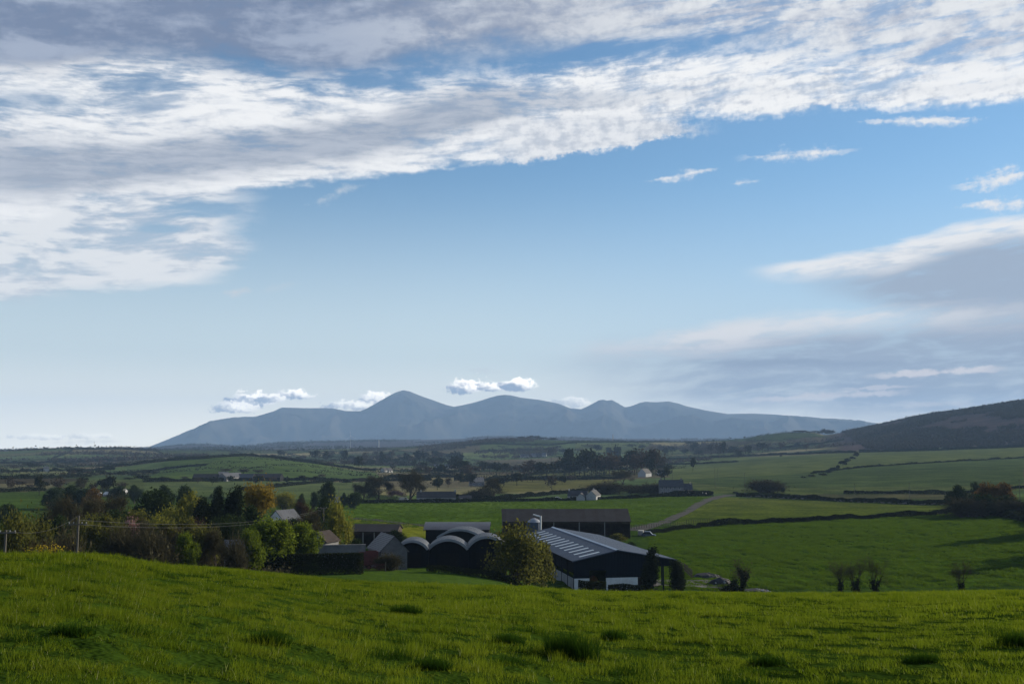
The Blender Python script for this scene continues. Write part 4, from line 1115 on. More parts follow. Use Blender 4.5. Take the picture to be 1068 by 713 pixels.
field_house(717, 515.6, 504.2, 9.5, R(-5), 'lower slate wing with cream gable joined to the two-storey house', depth=7, wall=M['cream_wall'], roof=M['slate'], name='farmhouse', chimneys=((2, .9),), windows=((-1.2, .9, 1.1, 1.3),))
field_house(672.5, 497, 488.5, 8, R(62), 'white gable-end house under dark trees up the lane', depth=9, name='cottage', windows=((0, 1, 1.3, 1.2),))
field_house(690, 494.5, 488.3, 6, R(20), 'small pale cottage half hidden by trees up the lane', depth=7, name='cottage')
field_house(497, 506.5, 497.5, 14, R(12), 'pale stone farmhouse with grey roof among bare trees', depth=9, wall=M['grey_wall'], roof=M['grey_roof'], name='farmhouse', chimneys=((-4, 1),), windows=((-3, 1, 1.2, 1.3), (2, 1, 1.2, 1.3)))
field_house(352, 523.5, 517.5, 15, R(35), 'pale bungalow with grey hipped roof beside the dark round tree', depth=7, roof=M['grey_roof'], name='bungalow')
# hill farm on the left
field_house(215, 501, 494, 24, R(3), 'long low dark farm shed, westernmost on the green hillside', depth=10, wall=M['dark'], roof=M['shed_roof'], name='hill_shed', category='shed')
field_house(233, 500, 491.8, 9, R(20), 'short hillside farm shed with a grey tin roof', depth=10, wall=M['grey_wall'], roof=M['grey_roof'], name='hill_shed', category='shed')
field_house(241, 501, 493, 7, R(80), 'pale gabled farmhouse in the middle of the hillside farmyard', depth=9, wall=M['grey_wall'], roof=M['slate'], name='farmhouse')
field_house(257, 501, 494, 16, R(-4), 'dark grey barn next to the pale hillside farmhouse', depth=11, wall=M['dark'], roof=M['slate'], name='hill_shed', category='shed')
field_house(280, 501, 493.8, 27, R(-2), 'longest dark barn at the eastern end of the hillside farm', depth=13, wall=M['dark'], roof=M['shed_roof'], name='hill_shed', category='shed')
# scattered white houses
field_house(103.5, 517, 513.6, 3.5, R(10), 'tiny white house beside the gorse bank, the western one of three', depth=5, name='cottage', roof=M['white_wall'])
field_house(113, 517, 512.7, 6.0, R(-8), 'tiny long white house between two others beyond the bare trees', depth=5, name='cottage', roof=M['trim'])
field_house(127, 515, 510, 2.4, R(80), 'tiny upright white gable beyond the bare trees', depth=3, name='cottage', roof=M['white_wall'])
field_house(48, 491.5, 486.5, 4, R(30), 'white house alone in the hazy fields', depth=8, name='cottage', roof=M['slate'], wall_share=.7)
field_house(401, 492.5, 487.5, 3, R(70), 'small white gable cottage in the middle distance woods', depth=6, name='cottage')
field_house(405.5, 492.5, 487.8, 3, R(70), 'second small white gable in the middle distance woods, to its east', depth=6, name='cottage')
for k, (x, y0, y1, w, lb) in enumerate(((547, 477.0, 473.3, 9, 'westernmost pale house of the distant hillside village'), (556, 476.6, 472.8, 6, 'second pale house of the distant village'), (562, 476.4, 472.9, 5, 'tiny middle house of the distant village'), (567.5, 476.3, 471.8, 5, 'tall easternmost white house of the distant village'))):
    field_house(x, y0, y1, w, R(8 - 5 * k), lb, depth=10, name='village_house', roof=M['grey_roof'] if k % 2 else M['slate'], group='houses of the distant village')
for k, (x, w, lb) in enumerate(((457, 8, 'long pale farm building in the wooded middle distance'), (467, 6, 'pale square building beside the long one in the wooded middle distance'), (474, 4, 'smallest pale building in the wooded middle distance'))):
    field_house(x, 488.5, 484, w, R(5), lb, depth=9, name='farm_building', wall=M['panel_wall'], roof=M['grey_roof'])
# a white tower, a turbine and a lattice mast on the skyline
p = spot(92.3, 478, 2600)
tw = MB().tube((0, 0, -1), (0, 0, height_over(92, 474.2, p)), 1.5, 1.2, 10)
tag(tw.build('white_tower', M['white_paint'], None, p), 'thin white tower in the hazy distant fields', 'tower')
def turbine(x, ybase, ytop, d, label, r=1.0):
    p = spot(x, ybase, d); H = height_over(x, ytop, p)
    t_ = empty('wind_turbine', p, R(20), label, 'wind turbine')
    MB().tube((0, 0, -2), (0, 0, H), r, r * .55, 10).build('tower', M['panel_wall'], t_)
    MB().tube((0, -2.2, H), (0, 3.2, H), r * .7, r * .55, 8).build('nacelle', M['white_paint'], t_)
    hub = MB().tube((0, -3.1, H), (0, -2.3, H), r * .35, r * .6, 8).build('hub', M['white_paint'], t_)
    for k in range(3):
        a = R(95 + 120 * k); L = H * .52
        MB().slab([(math.cos(a) * .5 - math.sin(a) * r * .5, -2.8, H + math.sin(a) * .5 + math.cos(a) * r * .5), (math.cos(a) * .5 + math.sin(a) * r * .5, -2.6, H + math.sin(a) * .5 - math.cos(a) * r * .5), (math.cos(a) * L + math.sin(a) * .15, -2.7, H + math.sin(a) * L - math.cos(a) * .15), (math.cos(a) * L, -2.75, H + math.sin(a) * L)], .15).build('blade', M['white_paint'], hub)
turbine(365.5, 466.5, 454.5, 4300, 'faint grey wind turbine on the hazy plain', .9)
p = spot(395, 466, 3600)
tag(MB().tube((0, 0, -2), (0, 0, height_over(395, 458.5, p)), 2.6, 1.9, 12).build('white_chimney', M['house_wall'], None, p), 'bright white chimney-like column on the hazy plain', 'chimney')
p = spot(639.3, 461, 3000); H_ = height_over(639, 452.3, p)
ms = MB()
for k in range(4):
    a = k * math.pi / 2 + .4; ms.tube((math.cos(a) * 2.2, math.sin(a) * 2.2, -1), (math.cos(a) * .5, math.sin(a) * .5, H_), .35, .25, 4)
    for q in range(6):
        z0, z1 = H_ * q / 6, H_ * (q + 1) / 6; r0, r1 = 2.2 - 1.7 * q / 6, 2.2 - 1.7 * (q + 1) / 6; b = a + math.pi / 2
        ms.tube((math.cos(a) * r0, math.sin(a) * r0, z0), (math.cos(b) * r1, math.sin(b) * r1, z1), .18, .18, 4)
tag(ms.build('lattice_mast', M['steel'], None, p), 'dark lattice mast on the skyline below the mountains', 'mast')

# ------------------------------------------------------------------ vehicles
def vehicle(x, y, d, L, W, H, rz, mat, label, kind='car', name='parked_car', category='car'):
    p = spot(x, y, d); r = empty(name, p, rz, label, category); w = W / 2; wr = .32
    if kind == 'car':
        side = [(-L / 2, .32), (L / 2, .32), (L / 2, .72), (L * .27, .88), (L * .10, H), (-L * .30, H), (-L * .46, .92), (-L / 2, .85)]
        gl = [(L * .235, .90), (L * .095, H - .08), (-L * .29, H - .08), (-L * .43, .93)]
    else:
        side = [(-L / 2, .35), (L / 2, .35), (L / 2, .95), (L * .40, 1.15), (L * .28, H), (-L / 2, H)]
        gl = [(L * .385, 1.18), (L * .275, H - .12), (L * .10, H - .12), (L * .10, 1.18)]
    MB().prism(side, -w, w, 'y').build('body', mat, r)
    for s in (-1, 1): MB().prism(gl, s * (w + .004), s * (w + .012), 'y').build('side_window', M['glass'], r)
    MB().slab([(gl[0][0] + .06, -w * .86, gl[0][1] + .02), (gl[0][0] + .06, w * .86, gl[0][1] + .02), (gl[1][0] + .05, w * .8, gl[1][1]), (gl[1][0] + .05, -w * .8, gl[1][1])], .01).build('windscreen', M['glass'], r)
    for sx in (-.31, .31):
        for s in (-1, 1):
            wh = MB().tube((L * sx, s * (w - .12), wr), (L * sx, s * (w + .06), wr), wr, wr, 14).build('wheel', M['tyre'], r)
            MB().tube((L * sx, s * (w + .061), wr), (L * sx, s * (w + .075), wr), wr * .6, wr * .55, 10).build('rim', M['steel'], wh)
    for s in (-1, 1): MB().box(L / 2 + .003, s * w * .7 - .14, .6, L / 2 + .03, s * w * .7 + .14, .74).build('headlight', M['white_paint'], r)
    return r
vehicle(676.5, 552.5, 330, 4.6, 1.9, 1.75, R(-12), M['blue_paint'], 'dark blue car parked by the open-fronted shed')
vehicle(668.5, 552.0, 334, 3.8, 1.7, 1.8, R(78), M['panel_wall'], 'white van standing next to the dark blue car', 'van', 'white_van', 'van')
vehicle(371, 571, 205, 4.4, 1.8, 1.5, R(8), M['white_paint'], 'white car behind the garden wall in the farmyard')
vehicle(421, 523.6, 606, 6.0, 2.0, 2.0, R(5), M['white_paint'], 'pale blue-white van parked by the blossom tree', 'van', 'white_van', 'van')
vehicle(734, 515.3, 660, 4.6, 1.9, 2.1, R(-20), M['white_paint'], 'white van parked beside the slate house', 'van', 'white_van', 'van')
vehicle(723, 515.3, 664, 5.5, 2.1, 2.3, R(170), M['orange_paint'], 'orange lorry cab parked at the cream gable', 'van', 'orange_truck', 'truck')
vehicle(582, 520.8, 618, 4.2, 1.8, 1.5, R(0), M['white_paint'], 'white car on the far edge of the bright field')
# red farm trailer and red gate by the outhouse
p = spot(384, 590, 176); tr = empty('farm_trailer', p, R(15), 'rusty red high-sided farm trailer beside the white outhouse', 'trailer')
ht = height_over(384, 574.5, p)
MB().box(-1.6, -1.0, .75, 1.6, -.92, ht).box(-1.6, .92, .75, 1.6, 1.0, ht).box(-1.6, -.92, .75, -1.52, .92, ht).box(1.52, -.92, .75, 1.6, .92, ht).box(-1.52, -.92, .75, 1.52, .92, .85).build('body', M['red_paint'], tr)
for s in (-1, 1):
    wh = MB().tube((0, s * .95, .42), (0, s * 1.18, .42), .42, .42, 14).build('wheel', M['tyre'], tr); MB().tube((0, s * 1.181, .42), (0, s * 1.2, .42), .22, .2, 10).build('rim', M['red_paint'], wh)
MB().tube((1.6, 0, .7), (3.0, 0, .5), .07).build('drawbar', M['red_paint'], tr)
p = spot(388, 592, 168); fg = empty('field_gate', p, R(4), 'red barred field gate below the white outhouse', 'gate')
MB().tube((-2.2, 0, -.3), (-2.2, 0, 1.5), .08).tube((2.2, 0, -.3), (2.2, 0, 1.5), .08).build('post', M['wood_pole'], fg)
g = MB()
for z in (.2, .45, .7, .95, 1.2): g.tube((-2.1, 0, z), (2.1, 0, z), .035)
g.tube((-2.1, 0, .2), (2.1, 0, 1.2), .03); g.build('bars', M['red_paint'], fg)

# ------------------------------------------------------------------ poles and wires
def pole(x, ytop, d, label, arms=((-.5, 1.1),), r=.13, group=None, h_frame=False, insul=True):
    p = spot(x, 560, d); H = height_over(x, ytop, p); r_ = empty('utility_pole', p, R(8), label, 'utility pole', group)
    if h_frame:
        for s in (-.9, .9): MB().tube((s, 0, -.6), (s, 0, H), r, r * .75, 8).build('post', M['wood_pole'], r_)
    else: MB().tube((0, 0, -.6), (0, 0, H), r, r * .72, 8).build('post', M['wood_pole'], r_)
    for dz, half in arms:
        MB().box(-half, -.1 - r, H + dz - .07, half, -r + .02, H + dz + .07).build('crossarm', M['wood_pole'], r_)
        if insul:
            for s in (-.92, -.45, .45, .92): MB().tube((s * half, -r - .04, H + dz + .08), (s * half, -r - .04, H + dz + .24), .04, .06, 6).build('insulator', M['panel_wall'], r_)
    return (p[0], p[1], p[2] + H)
def wire(a, b, sag, label, group='overhead wires', r=.012, ext=0.0):
    a, b = np.array(a), np.array(b); m_ = MB(); n = 14
    P_ = [a + (b - a) * k / n - np.array((0, 0, sag * 4 * (k / n) * (1 - k / n))) - a for k in range(n + 1)]
    for k in range(n): m_.tube(P_[k], P_[k + 1], r, r, 4)
    return tag(m_.build('overhead_wire', M['wire'], None, tuple(a)), label, 'wire', group)
t1 = pole(5.8, 552.5, 112, 'grey utility pole at the western edge of the field', arms=((-.25, 1.0),), r=.16)
t2 = pole(81, 537.5, 118, 'tallest grey utility pole with crossarm, in front of the bare trees', arms=((-.9, .95),), r=.15)
t3 = pole(337, 529.0, 226, 'twin-post pole with four white insulators among the garden trees', arms=((-.1, 1.35),), h_frame=False, r=.15)
t4 = pole(369, 508, 520, 'pale pole near the bungalow with the hipped roof', arms=(), r=.2)
pole(352.5, 507, 560, 'thin pale pole beside the dark round tree', arms=(), r=.16)
pole(362.5, 514, 500, 'short pale post pole by the hipped bungalow', arms=(), r=.2)
gp = 'utility poles crossing the right-hand fields'
for x, yt, d, lb in ((702.5, 484.5, 850, 'thin pole behind the slate house'), (747, 487, 760, 'shorter thin pole on the green slope east of the slate house'), (750, 488, 900, 'thin pole close beside another on the green slope'), (778, 493, 655, 'taller dark pole beside the stone hedge'), (893, 504, 690, 'short pole in the dark field above the stone hedge'), (950.5, 503, 640, 'short pole by the thin hedge on the dark field'), (1066, 500, 560, 'pole by the gorse bank at the edge of the view'), (577, 513, 610, 'pale pole beside the dark-roofed cottage'), (640, 506, 690, 'thin pole in the bare thicket near the lane')):
    pole(x, yt, d, lb, arms=((-.3, .7),), r=.14, group=gp, insul=False)
far_l = spot(-90, 560, 112); far_l = (far_l[0], far_l[1], t1[2] + .6)
wire(t1, t2, .9, 'thin wire sagging between the two poles in front of the bare trees')
wire((t1[0], t1[1], t1[2] - .2), far_l, .6, 'thin wire leaving the westernmost pole')
for dz, lb in ((-.45, 'upper thin wire running east in front of the dark conifers'), (-.95, 'lower thin wire running east in front of the dark conifers')):
    wire((t2[0], t2[1], t2[2] + dz), (t3[0], t3[1], t3[2] + dz * .6), 1.6, lb)

# ------------------------------------------------------------------ fences, walls, heaps
def fence(points, label, h=1.15, step=2.6, mat=None, r=.07, rails=3, d=None):
    wp = [spot(*q, d=d) for q in points]; P_ = np.array(wp)[:, :2]; seg = np.linalg.norm(np.diff(P_, axis=0), axis=1); cum = np.concatenate([[0], np.cumsum(seg)])
    o = wp[0]; f = empty('field_fence', o, 0, label, 'fence'); n = min(int(cum[-1] / step), 60); prev = None; rl = MB()
    for k in range(n + 1):
        s = cum[-1] * k / max(n, 1); x, y = np.interp(s, cum, P_[:, 0]), np.interp(s, cum, P_[:, 1]); z = float(ground_at(x, y))
        q = (x - o[0], y - o[1], z - o[2])
        MB().tube((q[0], q[1], q[2] - .3), (q[0] + RNG.normal() * .04, q[1], q[2] + h * RNG.uniform(.9, 1.15)), r, r * .9, 5).build('post', mat or M['wood_dark'], f)
        if prev:
            for i in range(rails): rl.tube((*prev[:2], prev[2] + h * (i + .6) / rails), (*q[:2], q[2] + h * (i + .6) / rails), .022, .022, 3)
        prev = q
    rl.build('wires', M['wire'], f)
    return f
fence([(371, 541.5), (410, 545.5), (452, 550)], 'post-and-wire fence along the grey farm track above the barns', d=None)
fence([(656, 552), (690, 549.5), (716, 547)], 'crowded wooden fence posts along the yard beside the parked vehicles', step=1.5, h=1.5, r=.1)
fence([(716, 547.3), (745, 546.0)], 'dark paling fence at the corner where the lane meets the pasture hedge', step=1.1, h=1.9, r=.11)
fence([(700, 590), (714, 597), (722, 604)], 'wooden fence of uneven posts beside the lean-to of the navy barn', step=1.4, h=1.9, r=.1)
def rock_heap(p, n, rad, hgt, label, mats, rng, name='rubble_heap', sizes=(.18, .55)):
    r = empty(name, p, 0, label, 'rubble heap')
    base = MB(); k = 14
    ring = [(math.cos(2 * math.pi * i / k) * rad * rng.uniform(.85, 1.1), math.sin(2 * math.pi * i / k) * rad * .7 * rng.uniform(.85, 1.1), -.2) for i in range(k)]
    mid = [(x * .6, y * .6, hgt * rng.uniform(.5, .75)) for x, y, z in ring]
    base.add(ring + mid + [(0, 0, hgt)], [(i, (i + 1) % k, k + (i + 1) % k, k + i) for i in range(k)] + [(k + i, k + (i + 1) % k, 2 * k) for i in range(k)])
    base.build('heap', mats[0], r)
    for i in range(n):
        a, q = rng.uniform(0, 6.28), rad * math.sqrt(rng.uniform(0, 1)); s = rng.uniform(*sizes); x, y = math.cos(a) * q, math.sin(a) * q * .7
        z = hgt * max(0, 1 - q / rad) * .85
        V = rand_units(rng, 8) * s * rng.uniform(.6, 1.1, (8, 1)) * np.array((1.2, 1, .7)) + np.array((x, y, z + s * .3))
        bm = bmesh.new()
        for v in V: bm.verts.new(v)
        bmesh.ops.convex_hull(bm, input=bm.verts); me = bpy.data.meshes.new('stone_block'); bm.to_mesh(me); bm.free(); me.materials.append(mats[1 + i % (len(mats) - 1)]); put('stone_block', me, r)
    return r
rngh = np.random.default_rng(5)
rock_heap(spot(751, 606, 214), 22, 2.8, 1.5, 'heap of rubble and dark scrap behind the ivy-clad thorn tree', (M['dark_roof'], M['stone'], M['panel_wall'], M['dark']), rngh)
rock_heap(spot(787, 610, 205), 44, 3.2, .7, 'low heap of pale broken stones east of the thorn tree', (M['dark_roof'], M['stone'], M['panel_wall'], M['stone']), rngh, sizes=(.15, .4))
rock_heap(spot(736, 603, 226), 12, 3.6, 1.1, 'dark heap of soil at the back of the concrete yard', (M['dark_roof'], M['stone'], M['dark']), rngh, 'soil_heap')
# white trough in the pasture
p = spot(1052, 611.5, 206); tg = empty('water_trough', p, R(10), 'pale water trough lying in the pasture near the small bare tree', 'trough')
MB().box(-.9, -.35, -.1, .9, -.27, .5).box(-.9, .27, -.1, .9, .35, .5).box(-.9, -.27, -.1, -.82, .27, .5).box(.82, -.27, -.1, .9, .27, .5).build('tub', M['white_paint'], tg)
MB().box(-.82, -.27, .05, .82, .27, .38).build('water', M['glass'], tg)

# track, lane and yard sheets
def strip(points, widths, name, mat, lift=.09, n=90):
    wp = np.array([spot(*q)[:2] if len(q) == 2 else spot(q[0], q[1], q[2])[:2] for q in points]); seg = np.linalg.norm(np.diff(wp, axis=0), axis=1); cum = np.concatenate([[0], np.cumsum(seg)])
    xs = pchip(cum, wp, np.linspace(0, cum[-1], n)); tn = np.gradient(xs, axis=0); tn /= np.linalg.norm(tn, axis=1, keepdims=True)
    wd = np.interp(np.linspace(0, cum[-1], n), cum, widths)[:, None]; nr = np.stack([-tn[:, 1], tn[:, 0]], 1); rows = []
    jit = 1 + .18 * fbm(np.linspace(0, cum[-1] / 6, n), np.zeros(n), 8, 3)[:, None]
    for t_ in np.linspace(-.5, .5, 7): q = xs + nr * wd * t_ * jit; rows.append(np.stack([q[:, 0], q[:, 1], ground_at(q[:, 0], q[:, 1]) + lift], 1))
    V = np.stack(rows, 1).reshape(-1, 3); a_ = np.arange(n - 1)[:, None] * 7; b_ = np.arange(6)[None, :]
    F = np.stack([a_ + b_, a_ + 7 + b_, a_ + 8 + b_, a_ + b_ + 1], -1).reshape(-1, 4)[:, ::-1]
    return tag(put(name, mesh_np(name, V, F, mat, True)), kind='structure')
strip([(660, 553.5), (686, 545.5), (706, 538), (722, 530), (734, 523), (748, 518.5), (762, 515.8)], (8, 5, 5, 5.5, 6, 7, 8), 'lane', M['track'])
strip([(367, 540.5), (395, 542.5), (425, 546), (452, 549.5)], (3, 3, 3, 3), 'farm_track', M['track'])
strip([(664, 612, 208), (700, 609, 212), (735, 607, 214), (768, 608, 210)], (9, 11, 11, 5), 'yard', M['yard'], .06, 40)

# ------------------------------------------------------------------ trees of the farm and its wood
W_ = 'trees of the dark wood on the western side'
for a in (
    ('willow', 15, 536, 36, 150, 'olive-green willow at the western edge behind the nearest pole'),
    ('olive_bush', 28, 559, 26, 128, 'low olive bush catching light between the two poles'),
    ('ivy_tree', 45, 523, 34, 205, 'broad bare tree with dark ivy, between the two utility poles'),
    ('bare_tree', 68, 519, 44, 225, 'tall brown bare tree directly behind the taller pole'),
    ('bare_tree', 92, 520, 46, 235, 'brown bare tree just east of the taller pole'),
    ('bare_tree', 116, 517, 44, 240, 'tallest brown bare tree west of the big dark evergreen'),
    ('olive_bush', 101, 546, 34, 165, 'dull olive thicket in front of the brown bare trees'),
    ('bare_bush', 128, 553, 36, 150, 'grey leafless thicket at the brow of the grass field'),
    ('bare_bush', 70, 556, 34, 140, 'leafless thicket at the foot of the taller pole'),
    ('evergreen', 160, 511.5, 40, 262, 'biggest dark green evergreen tree with a broad smooth crown'),
    ('blossom_tree', 141, 539, 22, 190, 'small pink blossom tree among bare brown trees'),
    ('lime_willow', 165, 538, 24, 185, 'yellow-green tree coming into leaf east of the pink blossom'),
    ('bare_tree', 146, 544, 44, 165, 'dark bare tree under the pink blossom tree'),
    ('bare_bush', 160, 556, 42, 148, 'dark tangled thicket beside the bright green bush'),
    ('lime_tree', 194, 513, 34, 250, 'bright yellow-green tree left of the black conifers'),
    ('lime_tree', 205, 520, 26, 244, 'smaller yellow-green tree leaning against the black conifers'),
    ('yew', 213, 520, 21, 212, 'lowest of the black conifers, the one beside the yellow-green trees'),
    ('yew', 229, 512.5, 25, 214, 'black conifer in the middle of the conifer group'),
    ('yew', 246, 508.5, 25, 216, 'tallest black conifer, right beside the orange budding tree'),
    ('orange_tree', 267, 503.5, 33, 232, 'tall orange-brown budding tree beside the black conifers'),
    ('evergreen', 262, 529, 38, 205, 'dark green tree at the foot of the orange budding tree'),
    ('evergreen', 233, 538, 44, 185, 'dark green mass of leaf below the black conifers'),
    ('red_tree', 199, 543, 46, 190, 'dark reddish bare tree above the bright green bush'),
    ('round_tree', 195, 557.5, 26, 150, 'small bright green bush at the brow of the grass field'),
    ('bare_tree', 226, 553, 38, 152, 'grey-brown twiggy tree in front of the grey tin shed'),
    ('bare_bush', 247, 562, 24, 148, 'low twiggy thicket hiding the grey tin shed'),
    ('round_tree', 281, 542.5, 52, 165, 'largest round green tree behind the clipped hedge'),
    ('round_tree', 318, 546.5, 36, 168, 'second round green tree behind the clipped hedge, the brighter one'),
    ('evergreen', 336, 519.5, 22, 262, 'dark rounded tree behind the pole with four white insulators'),
    ('lime_willow', 353, 521, 30, 208, 'tall yellow-green willow behind the clipped hedge'),
    ('red_tree', 318, 523, 28, 258, 'reddish-brown bare tree between the pale grey roof and the tall yellow-green willow'),
    ('bare_tree', 322, 534, 34, 215, 'dark bare tree beside the pale grey roof'),
    ('bare_tree', 303, 545, 30, 200, 'dark bare tree between the two round green trees'),
    ('evergreen', 306, 541, 30, 222, 'dark garden tree under the pale grey roof'),
    ('evergreen', 331, 540, 26, 225, 'dark garden tree left of the tall yellow-green willow'),
    ('round_tree', 262, 553, 24, 158, 'dull green bush west of the largest round green tree'),
    ('bare_bush', 180, 553, 34, 170, 'grey thicket behind the bright green bush'),
    ('evergreen', 118, 533, 40, 215, 'dark leafy mass behind the brown thickets'),
    ('evergreen', 60, 540, 40, 190, 'dark ivy mass behind the taller pole'),
    ('evergreen', 372, 562, 16, 195, 'small dark shrub behind the grey block wall'),
    ('evergreen', 414, 553, 22, 236, 'dark shrub behind the roof of the white outhouse'),
    ('willow', 540, 547.5, 70, 176, 'great olive willow in front of the navy barn'),
    ('olive_bush', 566, 566, 26, 180, 'shorter olive bush on the barn side of the great willow'),
    ('cypress', 677.5, 571, 17, 184, 'taller dark cypress in front of the barn lean-to'),
    ('cypress', 705.5, 584, 17, 187, 'shorter dark cypress east of the one by the barn lean-to'),
    ('thorn', 767, 583, 36, 188, 'bent thorn tree with thick ivy limbs by the rubble'),
    ('fork_tree', 876, 583, 26, 185, 'westernmost bare ivy tree of the trio in the pasture'),
    ('fork_tree', 892, 580, 30, 186, 'middle bare tree of the pasture trio with the thickest ivy'),
    ('fork_tree', 914, 579, 28, 187, 'easternmost bare tree of the pasture trio with a forked trunk'),
    ('fork_tree', 1000, 582, 22, 188, 'small lone bare tree in the pasture'),
    ('olive_bush', 644, 556, 18, 300, 'small olive shrub at the eastern end of the dark open shed'),
    ('evergreen', 658, 565, 12, 258, 'small dark shrub behind the roof of the navy barn'),
    ('bare_bush', 405, 578, 26, 172, 'dark bramble patch below the white outhouse')):
    k, x, yt, w, d, lb = a
    tree(k, x, yt, w, d, label=lb, group=W_ if x < 360 else None, category='bush' if 'bush' in lb.split(',')[0] or 'thicket' in lb or 'shrub' in lb else 'tree')
# low hedges round the barn and garden
def at_d(pts_, d): return [spot(x, 590, d)[:2] for x in pts_]
zc = spot(325, 590, 160)
hedge(at_d((268, 300, 340, 379), 162), height_over(325, 577.5, zc), 2.2, 'dark clipped garden hedge with a level top below the round trees', ragged=0.05, px=False, leaf=.13, name='clipped_hedge', seed=3)
zc = spot(630, 612, 180)
hedge(at_d((603, 615, 632), 181), height_over(618, 607.0, zc), 1.8, 'low dark hedge in front of the barn door', ragged=.16, px=False, leaf=.12, name='clipped_hedge', seed=4)
hedge(at_d((634, 648, 672), 181), height_over(650, 607.2, zc), 1.8, 'low dark hedge in front of the white barn wall', ragged=.16, px=False, leaf=.12, name='clipped_hedge', seed=5)
hedge(at_d((445, 480, 520, 560), 172), 1.0, 1.6, 'low shaded growth under the round-roofed barns', ragged=.5, px=False, leaf=.13, seed=6)
# bank with gorse at the right-hand end of the pasture hedge
for a in (('evergreen', 1002, 506.5, 23, 445, 'dark round bush standing up from the gorse bank'), ('evergreen', 1021, 503, 11, 520, 'small dark tree behind the gorse bank'),
          ('gorse_in_flower', 1030, 504.5, 24, 450, 'gorse bush with orange flowers next to the dark round bush'), ('gorse_in_flower', 1051, 504, 24, 452, 'easternmost gorse bush in orange flower on the bank'),
          ('gorse_in_flower', 1040, 507, 20, 447, 'small gorse bush in flower between two bigger ones'), ('gorse', 1026, 515.5, 34, 428, 'dark gorse on the near side of the bank'), ('gorse', 1050, 517, 34, 425, 'dark gorse at the foot of the flowering bushes'),
          ('bare_bush', 1010, 520, 40, 422, 'brown brambles below the dark round bush'), ('bare_bush', 1062, 521, 40, 418, 'brown brambles at the far end of the gorse bank')):
    tree(*a[:5], label=a[5], category='bush')
hedge([(984, 535), (1004, 533), (1030, 535), (1056, 540), (1085, 549)], 2.3, 4.5, 'thick dark gorse and bramble bank at the corner of the pasture', ragged=.4, leaf=.24, name='bramble_bank', seed=8)
hedge([(1052, 530), (1090, 530), (1130, 532)], 2.2, 5, 'brown bramble growth behind the corner of the pasture', ragged=.4, leaf=.24, name='bramble_bank', mat=M['brown_bud'], seed=9)
# trees outside the view whose long shadows lie across the pasture
for (x, y, H, w, lb) in ((1090, 556, 16, 9, 'tree standing beyond the eastern end of the pasture, the nearer one'), (1118, 556, 15, 12, 'tree standing beyond the eastern end of the pasture, the middle one'), (1143, 580, 16, 9, 'tree standing low beyond the eastern end of the pasture'), (1168, 573, 16, 12, 'broad tree beyond the eastern end of the pasture')):
    p = spot(x, y); plant_tree('evergreen', p, H, w, lb)

